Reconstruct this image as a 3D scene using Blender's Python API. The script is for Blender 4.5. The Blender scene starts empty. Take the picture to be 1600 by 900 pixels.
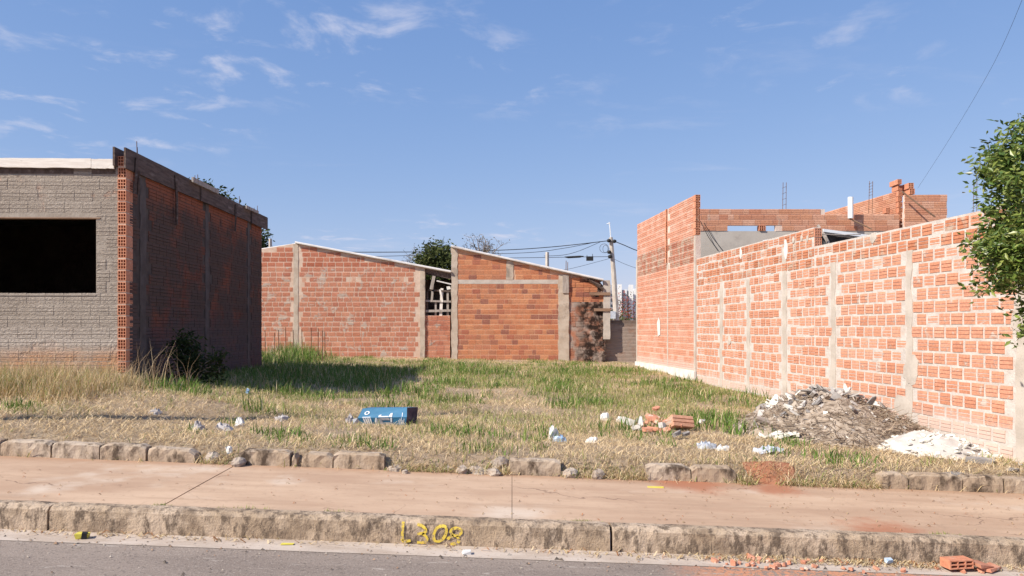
import bpy, bmesh, math, random
import numpy as np
from mathutils import Matrix, Vector, Euler

# ------------------------------------------------------------------ camera, sky, sun, exposure
F, CX, CY, CH = 1200.0, 800.0, 513.0, 1.55          # focal length in photo pixels, vanishing row, eye height
sc = bpy.context.scene
col = sc.collection
cam = bpy.data.cameras.new('camera'); camo = bpy.data.objects.new('camera', cam); col.objects.link(camo)
camo.location = (0, 0, CH); camo.rotation_euler = (math.radians(90), 0, 0)
cam.sensor_width = 36.0; cam.lens = 36.0 * F / 1600.0
cam.shift_y = (CY - 450.0) / 1600.0
cam.clip_start = 0.05; cam.clip_end = 6000
sc.camera = camo
SUN_DIR = Vector((3.2, 2.0, -3.3)).normalized()      # the way the light travels
SUN_EL = math.asin(-SUN_DIR.z)
SUN_AZ = math.atan2(-SUN_DIR.x, -SUN_DIR.y)          # clockwise from +Y
sl = bpy.data.lights.new('sun', 'SUN'); sl.energy = 4.6; sl.angle = math.radians(0.53); sl.color = (1.0, 0.93, 0.80)
so = bpy.data.objects.new('sun', sl); col.objects.link(so)
so.rotation_euler = SUN_DIR.to_track_quat('-Z', 'Y').to_euler(); so.location = (-20, -12, 25)
sc.view_settings.view_transform = 'Standard'; sc.view_settings.look = 'None'
sc.view_settings.exposure = 0.58; sc.view_settings.gamma = 1.0; sc.view_settings.use_curve_mapping = False
sc.render.resolution_x = 1024; sc.render.resolution_y = 576

w = bpy.data.worlds.new('World'); sc.world = w; w.use_nodes = True
nt = w.node_tree; nt.nodes.clear()
def wn(t, **k):
    n = nt.nodes.new(t)
    for a, v in k.items(): setattr(n, a, v)
    return n
wl = nt.links.new
sky = wn('ShaderNodeTexSky', sky_type='NISHITA', sun_disc=False, sun_elevation=SUN_EL, sun_rotation=SUN_AZ % (2*math.pi),
         altitude=500, air_density=1.0, dust_density=0.6, ozone_density=2.2)
tc = wn('ShaderNodeTexCoord'); sep = wn('ShaderNodeSeparateXYZ'); wl(tc.outputs['Generated'], sep.inputs[0])
def wm(op, a, b=None, c=None):
    n = wn('ShaderNodeMath', operation=op)
    for i, v in enumerate((a, b, c)):
        if v is None: continue
        if isinstance(v, (int, float)): n.inputs[i].default_value = v
        else: wl(v, n.inputs[i])
    return n.outputs[0]
zz = wm('ADD', wm('MAXIMUM', sep.outputs[2], 0.0), 0.06)
comb = wn('ShaderNodeCombineXYZ'); wl(wm('DIVIDE', sep.outputs[0], zz), comb.inputs[0]); wl(wm('DIVIDE', sep.outputs[1], zz), comb.inputs[1])
def wnoise(scale, detail, rough, off=(0, 0, 0), stretch=(1, 1, 1), dist=0.0):
    mp = wn('ShaderNodeMapping'); mp.inputs[1].default_value = off; mp.inputs[3].default_value = stretch
    wl(comb.outputs[0], mp.inputs[0])
    n = wn('ShaderNodeTexNoise'); n.inputs['Scale'].default_value = scale; n.inputs['Detail'].default_value = detail
    n.inputs['Roughness'].default_value = rough; n.inputs['Distortion'].default_value = dist
    wl(mp.outputs[0], n.inputs['Vector']); return n.outputs['Fac']
def wramp(v, lo, hi):
    n = wn('ShaderNodeMapRange', interpolation_type='SMOOTHSTEP'); n.inputs[1].default_value = lo; n.inputs[2].default_value = hi
    wl(v, n.inputs[0]); return n.outputs[0]
CLOUD_OFF = (7.80, 17.15, 0)
big = wramp(wnoise(0.55, 2, 0.5, CLOUD_OFF), 0.45, 0.62)
puff = wramp(wnoise(3.9, 8, 0.60, CLOUD_OFF, (1.0, 0.9, 1), 0.35), 0.51, 0.74)
cl = wm('MULTIPLY', wm('MULTIPLY', big, puff), 0.70)
thin = wm('MULTIPLY', wramp(wnoise(2.2, 8, 0.62, (9, 2, 0), (0.5, 1.0, 1), 0.3), 0.56, 0.85), 0.30)
cl = wm('MINIMUM', wm('ADD', cl, thin), 0.85)
mx = wn('ShaderNodeMix', data_type='RGBA'); wl(cl, mx.inputs[0])
spc = wn('ShaderNodeSeparateColor'); wl(sky.outputs[0], spc.inputs[0]); cmc = wn('ShaderNodeCombineColor')
for i, (pw, kk) in enumerate(((0.76, 0.95), (0.57, 1.28), (0.36, 2.38))): wl(wm('MULTIPLY', wm('POWER', wm('MAXIMUM', spc.outputs[i], 0.0001), pw), kk), cmc.inputs[i])
wl(cmc.outputs[0], mx.inputs[6])
mx.inputs[7].default_value = (4.0, 4.1, 4.9, 1)
bg = wn('ShaderNodeBackground'); bg.inputs[1].default_value = 0.118; wl(mx.outputs[2], bg.inputs[0])
wo = wn('ShaderNodeOutputWorld'); wl(bg.outputs[0], wo.inputs[0])

# ------------------------------------------------------------------ helpers
rng = np.random.default_rng(7); R = random.Random(11)
def P(px, py, d): return Vector(((px-CX)/F*d, d, CH + (CY-py)/F*d))
def s2l(r, g, b):
    f = lambda c: c/12.92 if c <= 0.04045 else ((c+0.055)/1.055)**2.4
    return tuple(f(v/255.0) for v in (r, g, b)) + (1.0,)
def c4(c): return tuple(c) if len(c) == 4 else tuple(c) + (1.0,)
def smooth(a, b, x):
    t = np.clip((x-a)/(b-a), 0, 1); return t*t*(3-2*t)
def vnoise(x, y, seed=0):
    x = np.asarray(x, float); y = np.asarray(y, float)
    xi = np.floor(x).astype(np.int64); yi = np.floor(y).astype(np.int64); xf = x-xi; yf = y-yi
    def h(a, b):
        n = (a*374761393 + b*668265263 + seed*974711) & 0x7fffffff
        n = ((n ^ (n >> 13)) * 1274126177) & 0x7fffffff
        return ((n ^ (n >> 16)) & 0xffff) / 65535.0
    u = xf*xf*(3-2*xf); v = yf*yf*(3-2*yf)
    return (h(xi, yi)*(1-u)+h(xi+1, yi)*u)*(1-v) + (h(xi, yi+1)*(1-u)+h(xi+1, yi+1)*u)*v
def fbm(x, y, seed=0, o=4):
    s = 0; a = 0.5; t = 0
    for i in range(o):
        s = s + a*vnoise(np.asarray(x)*2**i, np.asarray(y)*2**i, seed+i*17); t += a; a *= 0.5
    return s/t
WM = {}
def tag(o, label=None, cat=None, group=None, kind=None):
    if label: o['label'] = label
    if cat: o['category'] = cat
    if group: o['group'] = group
    if kind: o['kind'] = kind
    return o
def thing(name, label, cat, loc=(0, 0, 0), rotz=0.0, group=None):
    o = bpy.data.objects.new(name, None); col.objects.link(o); o.empty_display_size = 0.2
    o.location = loc; o.rotation_euler = (0, 0, rotz)
    WM[o.name] = Matrix.Translation(Vector(loc)) @ Matrix.Rotation(rotz, 4, 'Z')
    return tag(o, label, cat, group)
def link(name, me, parent=None, mtx=None):
    o = bpy.data.objects.new(name, me); col.objects.link(o)
    if mtx is not None: o.matrix_basis = mtx
    if parent is not None:
        o.parent = parent
        WM[o.name] = WM[parent.name] @ (mtx if mtx is not None else Matrix())
    else: WM[o.name] = mtx.copy() if mtx is not None else Matrix()
    return o
class MB:
    def __init__(s): s.v = []; s.f = []; s.mi = []; s.m = 0
    def add(s, vs, fs):
        b = len(s.v); s.v += [tuple(x) for x in vs]
        for q in fs: s.f.append([b+i for i in q]); s.mi.append(s.m)
        return s
    def box(s, x0, x1, y0, y1, z0, z1):
        return s.add([(x0,y0,z0),(x1,y0,z0),(x1,y1,z0),(x0,y1,z0),(x0,y0,z1),(x1,y0,z1),(x1,y1,z1),(x0,y1,z1)],
                     [(0,3,2,1),(4,5,6,7),(0,1,5,4),(1,2,6,5),(2,3,7,6),(3,0,4,7)])
    def obox(s, c, size, eul=(0,0,0), jit=0.0, rnd=R):
        m = Euler(eul).to_matrix(); a, b, d = (x/2 for x in size); vs = []
        for z in (-d, d):
            for x, y in ((-a,-b),(a,-b),(a,b),(-a,b)):
                vs.append(Vector(c) + m @ Vector((x*(1+rnd.uniform(-jit,jit)), y*(1+rnd.uniform(-jit,jit)), z*(1+rnd.uniform(-jit,jit)))))
        return s.add(vs, [(0,3,2,1),(4,5,6,7),(0,1,5,4),(1,2,6,5),(2,3,7,6),(3,0,4,7)])
    def prism(s, pts, y0, y1):                        # XZ polygon (counter-clockwise seen from -Y) extruded along Y
        n = len(pts)
        vs = [(x,y0,z) for x, z in pts] + [(x,y1,z) for x, z in pts]
        fs = [list(range(n)), list(range(2*n-1, n-1, -1))] + [(i, i+n, (i+1) % n + n, (i+1) % n) for i in range(n)]
        return s.add(vs, fs)
    def prismx(s, pts, x0, x1):                       # YZ polygon extruded along X
        n = len(pts)
        vs = [(x0,y,z) for y, z in pts] + [(x1,y,z) for y, z in pts]
        fs = [list(range(n-1, -1, -1)), list(range(n, 2*n))] + [(i, (i+1) % n, (i+1) % n + n, i+n) for i in range(n)]
        return s.add(vs, fs)
    def tube(s, pts, r, n=6, cap=True):
        pts = [Vector(p) for p in pts]; vs = []; fs = []
        for i, p in enumerate(pts):
            t = (pts[min(i+1, len(pts)-1)] - pts[max(i-1, 0)]).normalized()
            u = t.cross(Vector((0, 0, 1)))
            if u.length < 1e-3: u = t.cross(Vector((1, 0, 0)))
            u.normalize(); v = t.cross(u); rr = r[i] if isinstance(r, (list, tuple)) else r
            vs += [p + (u*math.cos(2*math.pi*k/n) + v*math.sin(2*math.pi*k/n))*rr for k in range(n)]
        for i in range(len(pts)-1):
            for k in range(n): fs.append((i*n+k, i*n+(k+1) % n, (i+1)*n+(k+1) % n, (i+1)*n+k))
        if cap: fs.append(tuple(range(n-1, -1, -1))); fs.append(tuple(range((len(pts)-1)*n, len(pts)*n)))
        return s.add(vs, fs)
    def mesh(s, name, mats, shade=False):
        me = bpy.data.meshes.new(name); me.from_pydata(s.v, [], s.f)
        for m in (mats if isinstance(mats, (list, tuple)) else [mats]): me.materials.append(m)
        if isinstance(mats, (list, tuple)) and len(mats) > 1: me.polygons.foreach_set('material_index', s.mi)
        if shade: me.polygons.foreach_set('use_smooth', [True]*len(me.polygons))
        me.update(); return me
    def build(s, name, mats, parent=None, world=False, loc=None, shade=False):
        if world and parent is not None:
            inv = WM[parent.name].inverted(); s.v = [tuple(inv @ Vector(v)) for v in s.v]
        if loc is not None: s.v = [tuple(Vector(v)-Vector(loc)) for v in s.v]
        return link(name, s.mesh(name, mats, shade), parent, Matrix.Translation(Vector(loc)) if loc is not None else None)
def npmesh(name, V, Tri, mats, colr=None):
    """fast triangle mesh from numpy arrays; colr = per-vertex linear colour"""
    me = bpy.data.meshes.new(name); V = np.ascontiguousarray(V, np.float32); Tri = np.ascontiguousarray(Tri, np.int32)
    me.vertices.add(len(V)); me.vertices.foreach_set('co', V.ravel())
    me.loops.add(Tri.size); me.loops.foreach_set('vertex_index', Tri.ravel())
    me.polygons.add(len(Tri)); me.polygons.foreach_set('loop_start', np.arange(0, Tri.size, 3, dtype=np.int32))
    if colr is not None:
        a = me.color_attributes.new('col', 'FLOAT_COLOR', 'POINT')
        c = np.ones((len(V), 4), np.float32); c[:, :3] = colr; a.data.foreach_set('color', c.ravel())
    for m in (mats if isinstance(mats, (list, tuple)) else [mats]): me.materials.append(m)
    me.polygons.foreach_set('use_smooth', [False]*len(Tri)); me.update(calc_edges=True); me.validate(); return me

# ------------------------------------------------------------------ materials
class Mat:
    def __init__(s, name, rough=0.9, spec=0.2):
        s.m = bpy.data.materials.new(name); s.m.use_nodes = True; s.t = s.m.node_tree
        s.b = s.t.nodes['Principled BSDF']; s.b.inputs['Roughness'].default_value = rough
        s.b.inputs['Specular IOR Level'].default_value = spec
        s.geo = s.t.nodes.new('ShaderNodeNewGeometry'); s.pos = s.geo.outputs['Position']
    def n(s, t, **k):
        x = s.t.nodes.new(t)
        for a, v in k.items(): setattr(x, a, v)
        return x
    def l(s, a, b): s.t.links.new(a, b)
    def math(s, op, a, b=None):
        x = s.n('ShaderNodeMath', operation=op)
        for i, v in enumerate((a, b)):
            if v is None: continue
            if isinstance(v, (int, float)): x.inputs[i].default_value = v
            else: s.l(v, x.inputs[i])
        return x.outputs[0]
    def noise(s, scale, detail=4, rough=0.55, stretch=None, vec=None, dist=0.0, off=None):
        v = vec or s.pos
        if stretch or off:
            mp = s.n('ShaderNodeMapping'); s.l(v, mp.inputs[0])
            if stretch: mp.inputs[3].default_value = stretch
            if off: mp.inputs[1].default_value = off
            v = mp.outputs[0]
        x = s.n('ShaderNodeTexNoise'); x.inputs['Scale'].default_value = scale; x.inputs['Detail'].default_value = detail
        x.inputs['Roughness'].default_value = rough; x.inputs['Distortion'].default_value = dist
        s.l(v, x.inputs['Vector']); return x.outputs['Fac']
    def ramp(s, v, lo, hi, a=0.0, b=1.0):
        x = s.n('ShaderNodeMapRange', interpolation_type='SMOOTHSTEP')
        for i, q in enumerate((lo, hi, a, b)): x.inputs[i+1].default_value = q
        s.l(v, x.inputs[0]); return x.outputs[0]
    def stops(s, v, st):
        x = s.n('ShaderNodeValToRGB'); e = x.color_ramp.elements
        while len(e) < len(st): e.new(0.5)
        for i, (p, c) in enumerate(st): e[i].position = p; e[i].color = c4(c)
        s.l(v, x.inputs[0]); return x.outputs[0]
    def mix(s, f, a, b, blend='MIX'):
        x = s.n('ShaderNodeMix', data_type='RGBA', blend_type=blend)
        for i, v in ((0, f), (6, a), (7, b)):
            if isinstance(v, (int, float)): x.inputs[i].default_value = v
            elif isinstance(v, tuple): x.inputs[i].default_value = c4(v)
            else: s.l(v, x.inputs[i])
        return x.outputs[2]
    def bump(s, h, strength=0.5, dist=0.01):
        x = s.n('ShaderNodeBump'); x.inputs['Strength'].default_value = strength; x.inputs['Distance'].default_value = dist
        s.l(h, x.inputs['Height']); s.l(x.outputs[0], s.b.inputs['Normal']); return s
    def out(s, c):
        if isinstance(c, tuple): s.b.inputs['Base Color'].default_value = c4(c)
        else: s.l(c, s.b.inputs['Base Color'])
        return s
    def rnd(s):
        oi = s.n('ShaderNodeObjectInfo')
        return s.math('FRACT', s.math('ADD', oi.outputs['Random'], s.geo.outputs['Random Per Island']))
    def z(s):
        x = s.n('ShaderNodeSeparateXYZ'); s.l(s.pos, x.inputs[0]); return x.outputs
def brick_mat(name, cols, smear, lo, hi, sscale=3.0, fine=(0.82, 1.12), zmix=None, stain=None, bumpd=0.006, lump=False):
    m = Mat(name, 0.93, 0.15); r = m.rnd()
    n = len(cols); c = m.stops(r, [((i+0.5)/n, q) for i, q in enumerate(cols)])
    f = m.noise(35, 4, 0.6); fm = m.ramp(f, 0.3, 0.7, fine[0], fine[1])
    g = m.n('ShaderNodeCombineColor'); [m.l(fm, g.inputs[i]) for i in range(3)]
    c = m.mix(1.0, c, g.outputs[0], 'MULTIPLY')
    sm = m.ramp(m.noise(sscale, 6, 0.62, dist=0.3), lo, hi)
    c = m.mix(sm, c, smear)
    hgt = m.math('ADD', m.math('MULTIPLY', f, 0.5), sm)
    if zmix:                                          # splash of lime / earth along the foot of a wall
        for (z0, z1, cc, nlo, nhi, amt) in zmix:
            zf = m.ramp(m.z()[2], min(z0, z1), max(z0, z1), 1.0 if z0 < z1 else 0.0, 0.0 if z0 < z1 else 1.0)
            nz = m.ramp(m.math('ADD', m.noise(2.6, 5, 0.6, off=(3, 1, 5)), m.math('MULTIPLY', zf, 0.35)), nlo, nhi)
            c = m.mix(m.math('MULTIPLY', m.math('MULTIPLY', zf, nz), amt), c, cc)
    if stain:
        x0, x1, cc = stain; xs = m.z()
        xf = m.ramp(m.math('ADD', xs[0], m.math('MULTIPLY', m.noise(1.6, 5, 0.65), 0.7)), x0, x1)
        c = m.mix(m.math('MULTIPLY', xf, m.ramp(m.noise(5, 6, 0.65), 0.34, 0.58)), c, cc)
    if lump:
        hgt = m.math('ADD', hgt, m.math('MULTIPLY', m.noise(30, 5, 0.62, (0.7,1,1.4), dist=0.9), 1.2)); c = m.mix(m.ramp(m.noise(1.3, 5, 0.6, off=(1,2,3)), 0.4, 0.65, 0, 0.6), c, (0.42,0.36,0.31))
    m.out(c); m.bump(hgt, 0.75, bumpd); return m.m
def plain(name, c1, c2, scale=4.0, rough=0.9, bumps=30, bd=0.004, lo=0.35, hi=0.65, stretch=None, c3=None, s3=(0.55, 0.7, 1.5), spec=0.2):
    m = Mat(name, rough, spec); c = m.mix(m.ramp(m.noise(scale, 6, 0.6, stretch), lo, hi), c4(c1), c4(c2))
    if c3: c = m.mix(m.ramp(m.noise(s3[2], 6, 0.65, stretch, off=(4, 9, 2)), s3[0], s3[1]), c, c4(c3))
    m.out(c); m.bump(m.noise(bumps, 5, 0.65, stretch), 0.6, bd); return m.m

CEM = (0.33, 0.29, 0.25)
M = {}
M['brick_lot'] = brick_mat('brick_lot', [(0.57,0.265,0.17),(0.60,0.29,0.19),(0.58,0.27,0.17),(0.62,0.325,0.225),(0.53,0.23,0.14),(0.59,0.285,0.19)], (0.56,0.44,0.375), 0.57, 0.70, 8,
    zmix=[(0.35, 0.68, (0.62,0.53,0.48), 0.46, 0.66, 0.7)])
M['brick_wing'] = brick_mat('brick_wing', [(0.58,0.28,0.19),(0.62,0.32,0.23),(0.57,0.26,0.17),(0.65,0.36,0.27)], (0.52,0.36,0.28), 0.50, 0.78, 4,
    zmix=[(0.5, 0.95, (0.62,0.50,0.46), 0.5, 0.66, 0.7)])
M['brick_new'] = brick_mat('brick_new', [(0.52,0.25,0.155),(0.58,0.31,0.21),(0.48,0.21,0.13),(0.60,0.35,0.25),(0.54,0.27,0.17)], (0.45,0.36,0.30), 0.62, 0.8, 3)
M['brick_shed'] = brick_mat('brick_shed', [(0.46,0.185,0.115),(0.51,0.215,0.14),(0.41,0.155,0.10),(0.55,0.255,0.165),(0.48,0.195,0.12)], (0.46,0.36,0.30), 0.565, 0.64, 3.2)
M['brick_orange'] = brick_mat('brick_orange', [(0.52,0.22,0.115),(0.47,0.18,0.095),(0.56,0.26,0.14),(0.37,0.13,0.085),(0.53,0.235,0.125),(0.30,0.125,0.09)], (0.48,0.24,0.13), 0.55, 0.8, 3)
M['brick_stained'] = brick_mat('brick_stained', [(0.36,0.16,0.10),(0.42,0.19,0.12),(0.33,0.22,0.17)], (0.36,0.29,0.25), 0.42, 0.6, 2.2, stain=(2.35, 2.75, (0.035,0.022,0.018)))
M['brick_front'] = brick_mat('brick_front', [(0.40,0.19,0.12),(0.45,0.21,0.13),(0.36,0.20,0.14)], (0.335,0.28,0.235), 0.31, 0.45, 2.0, bumpd=0.03, lump=True,
    zmix=[(1.25, 1.75, (0.50,0.43,0.38), 0.35, 0.55, 0.8), (1.12, 1.36, (0.47,0.25,0.14), 0.35, 0.55, 0.9)])
M['brick_side_shade'] = brick_mat('brick_side_shade', [(0.20,0.070,0.045),(0.24,0.085,0.05),(0.16,0.06,0.04)], (0.10,0.066,0.055), 0.30, 0.52, 1.6, bumpd=0.012,  # house's shaded side: shade mixed into the colour along with dark mould
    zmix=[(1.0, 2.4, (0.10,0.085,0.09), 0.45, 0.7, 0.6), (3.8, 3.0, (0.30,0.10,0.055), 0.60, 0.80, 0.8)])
M['brick_hollow'] = brick_mat('brick_hollow', [(0.58,0.25,0.15),(0.63,0.30,0.19),(0.54,0.22,0.13)], (0.58,0.42,0.32), 0.58, 0.75, 9)
M['mortar_lot'] = plain('mortar_lot', (0.50,0.44,0.40), (0.60,0.54,0.50), 9, bumps=30, bd=0.016, c3=(0.55,0.40,0.32))
M['mortar_wing'] = plain('mortar_wing', (0.60,0.45,0.38), (0.66,0.54,0.47), 5, bumps=28, bd=0.01)
M['mortar_shed'] = plain('mortar_shed', (0.53,0.37,0.28), (0.60,0.46,0.37), 5, bumps=28, bd=0.01)
M['mortar_orange'] = plain('mortar_orange', (0.54,0.31,0.19), (0.58,0.38,0.27), 5, bumps=28, bd=0.01)
M['mortar_front'] = plain('mortar_front', (0.30,0.25,0.21), (0.36,0.31,0.265), 6, bumps=25, bd=0.012)
M['mortar_side_shade'] = plain('mortar_side_shade', (0.07,0.053,0.047), (0.10,0.078,0.068), 5, bumps=25, bd=0.012)  # mortar of the same side, its shade darkened into the colour
M['concrete'] = plain('concrete', (0.42,0.335,0.265), (0.50,0.42,0.345), 5, bumps=40, bd=0.006, c3=(0.27,0.22,0.18))
M['concrete_pale'] = plain('concrete_pale', (0.44,0.38,0.33), (0.53,0.47,0.415), 4, bumps=40, bd=0.006, c3=(0.44,0.36,0.30))
M['concrete_shade'] = plain('concrete_shade', (0.085,0.068,0.062), (0.12,0.098,0.09), 4, bumps=40, bd=0.006)  # shaded copy of the concrete, the side wall's shade put into its colour
M['slab_grey'] = plain('slab_grey', (0.40,0.36,0.32), (0.46,0.42,0.38), 1.3, bumps=30, bd=0.004, c3=(0.34,0.30,0.27))
M['plaster'] = plain('plaster', (0.62,0.58,0.54), (0.72,0.69,0.66), 4, bumps=25, bd=0.008)
M['wood_white'] = plain('wood_white', (0.70,0.63,0.57), (0.80,0.74,0.68), 3, bumps=14, bd=0.004, stretch=(1.5,8,12), c3=(0.40,0.33,0.28), s3=(0.60,0.72,2.5))
M['wood_dark'] = plain('wood_dark', (0.085,0.06,0.05), (0.14,0.10,0.085), 3, bumps=12, bd=0.004, stretch=(8,1.2,8), c3=(0.22,0.17,0.15))
M['wood_grey'] = plain('wood_grey', (0.30,0.25,0.22), (0.42,0.37,0.33), 4, bumps=18, bd=0.004, stretch=(8,8,1.2), c3=(0.20,0.16,0.13))
M['wood_brown'] = plain('wood_brown', (0.20,0.12,0.08), (0.30,0.19,0.13), 4, bumps=18, bd=0.004, stretch=(1.2,8,8))
M['roof_sheet'] = plain('roof_sheet', (0.58,0.54,0.52), (0.68,0.65,0.63), 3, bumps=20, bd=0.003, c3=(0.42,0.38,0.36))
M['tarp'] = plain('tarp', (0.03,0.03,0.035), (0.07,0.07,0.08), 5, rough=0.5, bumps=8, bd=0.02)
M['metal_edge'] = plain('metal_edge', (0.62,0.64,0.68), (0.70,0.72,0.75), 5, rough=0.45, bumps=20, bd=0.001, spec=0.5)
M['rebar'] = plain('rebar', (0.13,0.07,0.045), (0.20,0.11,0.07), 20, rough=0.8, bumps=80, bd=0.001)
M['cable'] = plain('cable', (0.02,0.02,0.022), (0.03,0.03,0.032), 8, rough=0.6, bumps=60, bd=0.0005)
M['pipe_white'] = plain('pipe_white', (0.78,0.78,0.78), (0.82,0.82,0.82), 5, rough=0.45, bumps=20, bd=0.0005, spec=0.4)
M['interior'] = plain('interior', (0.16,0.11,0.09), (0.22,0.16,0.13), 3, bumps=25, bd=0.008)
M['bark'] = plain('bark', (0.17,0.13,0.10), (0.28,0.23,0.19), 6, bumps=30, bd=0.01, stretch=(4,4,1))
M['soil_red'] = plain('soil_red', (0.30,0.125,0.07), (0.37,0.18,0.11), 8, rough=1, bumps=60, bd=0.012)
M['stone'] = plain('stone', (0.30,0.24,0.20), (0.42,0.35,0.29), 8, bumps=25, bd=0.02, c3=(0.16,0.12,0.10))
M['paper'] = plain('paper', (0.66,0.65,0.64), (0.76,0.75,0.74), 10, rough=0.7, bumps=12, bd=0.004)
M['bag_grey'] = plain('bag_grey', (0.34,0.31,0.31), (0.46,0.43,0.43), 10, rough=0.6, bumps=14, bd=0.006)
M['plastic_blue'] = plain('plastic_blue', (0.18,0.34,0.56), (0.55,0.62,0.70), 14, rough=0.5, bumps=14, bd=0.004)
M['sheet_pale'] = plain('sheet_pale', (0.42,0.45,0.52), (0.58,0.60,0.64), 12, rough=0.6, bumps=14, bd=0.006)
M['yellow'] = plain('yellow', (0.62,0.52,0.08), (0.70,0.62,0.12), 12, rough=0.5, bumps=20, bd=0.001)
M['box_blue'] = plain('box_blue', (0.022,0.14,0.27), (0.035,0.17,0.31), 6, rough=0.5, bumps=10, bd=0.003, c3=(0.06,0.22,0.42), spec=0.35)
M['box_dark'] = plain('box_dark', (0.045,0.035,0.06), (0.10,0.07,0.10), 9, rough=0.6, bumps=10, bd=0.003)
M['print_white'] = plain('print_white', (0.62,0.66,0.72), (0.72,0.74,0.78), 20, rough=0.5, bumps=20, bd=0.0005)
M['print_grey'] = plain('print_grey', (0.22,0.24,0.29), (0.42,0.40,0.40), 16, rough=0.5, bumps=20, bd=0.0005)
M['chip_white'] = plain('chip_white', (0.66,0.63,0.56), (0.78,0.76,0.70), 9, bumps=25, bd=0.006)
M['frag_grey'] = plain('frag_grey', (0.22,0.20,0.19), (0.36,0.33,0.31), 6, bumps=25, bd=0.006)
M['frag_pale'] = plain('frag_pale', (0.46,0.42,0.39), (0.58,0.54,0.50), 6, bumps=25, bd=0.006)
M['frag_brick'] = plain('frag_brick', (0.46,0.19,0.12), (0.55,0.27,0.18), 9, bumps=30, bd=0.005, c3=(0.58,0.46,0.38), s3=(0.55,0.62,7))
M['paint_yellow'] = Mat('paint_yellow', 0.8)
m = M['paint_yellow']; m.out(m.mix(m.ramp(m.noise(60, 4, 0.6), 0.48, 0.62), (0.66,0.48,0.07), (0.52,0.38,0.10))); m.bump(m.noise(70), 0.4, 0.002)
tr = m.n('ShaderNodeBsdfTransparent'); mxs = m.n('ShaderNodeMixShader'); m.l(m.ramp(m.noise(38, 6, 0.75, off=(2,2,2)), 0.53, 0.58, 0.0, 0.85), mxs.inputs[0]); m.l(m.b.outputs[0], mxs.inputs[1]); m.l(tr.outputs[0], mxs.inputs[2]); m.l(mxs.outputs[0], m.t.nodes['Material Output'].inputs[0]); M['paint_yellow'] = m.m
# kerb: weathered, mossy-black crust with paler rubbed areas
m = Mat('kerb', 0.95); n1 = m.noise(16, 7, 0.7, (1, 1, 0.45)); n2 = m.noise(2.6, 5, 0.62); n3 = m.noise(60, 4, 0.7); n4 = m.noise(5, 6, 0.65, off=(8, 1, 3))
c = m.mix(m.ramp(n2, 0.35, 0.65), (0.40,0.295,0.205), (0.52,0.40,0.30))
c = m.mix(m.ramp(n4, 0.46, 0.64, 0, 0.75), c, (0.21,0.15,0.105)); c = m.mix(m.ramp(n1, 0.47, 0.62, 0, 0.9), c, (0.13,0.095,0.07)); c = m.mix(m.ramp(n3, 0.60, 0.72, 0, .7), c, (0.47,0.39,0.31))
m.out(c); m.bump(m.math('ADD', n1, m.math('MULTIPLY', n3, 0.6)), 0.9, 0.02); M['kerb'] = m.m
m = Mat('kerb_inner', 0.95); n1 = m.noise(6, 7, 0.68, (1, 1, 0.5)); n2 = m.noise(1.8, 4, 0.6); n3 = m.noise(40, 4, 0.7)
c = m.mix(m.ramp(n2, 0.4, 0.6), (0.46,0.37,0.29), (0.38,0.285,0.205)); c = m.mix(m.ramp(n1, 0.47, 0.63), c, (0.10,0.072,0.052))
m.out(c); m.bump(m.math('ADD', n1, m.math('MULTIPLY', n3, 0.5)), 0.8, 0.02); M['kerb_inner'] = m.m
# sidewalk: concrete stained by red earth
m = Mat('sidewalk', 0.92); n1 = m.noise(1.1, 6, 0.6, (0.5, 1.6, 1)); n2 = m.noise(14, 6, 0.7); n3 = m.noise(0.8, 4, 0.6, off=(7, 3, 0))
c = m.mix(m.ramp(n1, 0.32, 0.68), (0.39,0.255,0.175), (0.53,0.375,0.265)); c = m.mix(m.ramp(n3, 0.56, 0.72), c, (0.56,0.45,0.36))
c = m.mix(m.ramp(n2, 0.54, 0.70, 0, 0.55), c, (0.35,0.235,0.165)); c = m.mix(m.ramp(m.noise(2.4, 7, 0.7, (0.25, 2.2, 1), off=(2,8,1)), 0.50, 0.66, 0, 0.5), c, (0.36,0.24,0.165))
dst = m.n('ShaderNodeVectorMath', operation='ADD'); wv = m.n('ShaderNodeTexNoise'); wv.inputs['Scale'].default_value = 3.0; wv.inputs['Detail'].default_value = 5; m.l(m.pos, wv.inputs['Vector']); sc3 = m.n('ShaderNodeVectorMath', operation='SCALE'); sc3.inputs['Scale'].default_value = 0.45; m.l(wv.outputs['Color'], sc3.inputs[0]); m.l(m.pos, dst.inputs[0]); m.l(sc3.outputs[0], dst.inputs[1])
vo = m.n('ShaderNodeTexVoronoi', feature='DISTANCE_TO_EDGE'); vo.inputs['Scale'].default_value = 0.62; m.l(dst.outputs[0], vo.inputs['Vector'])
c = m.mix(m.math('MULTIPLY', m.ramp(vo.outputs['Distance'], 0.0015, 0.006, 0.75, 0.0), m.ramp(m.noise(0.9, 3, 0.5, off=(5,1,2)), 0.50, 0.60)), c, (0.16,0.10,0.07))
ed = m.math('ADD', m.z()[1], m.math('MULTIPLY', m.noise(4, 6, 0.7), 0.35)); c = m.mix(m.ramp(ed, 6.98, 7.22, 0, 0.75), c, (0.36,0.22,0.145)); c = m.mix(m.ramp(ed, 5.66, 5.80, 0.5, 0), c, (0.36,0.255,0.185))
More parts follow.
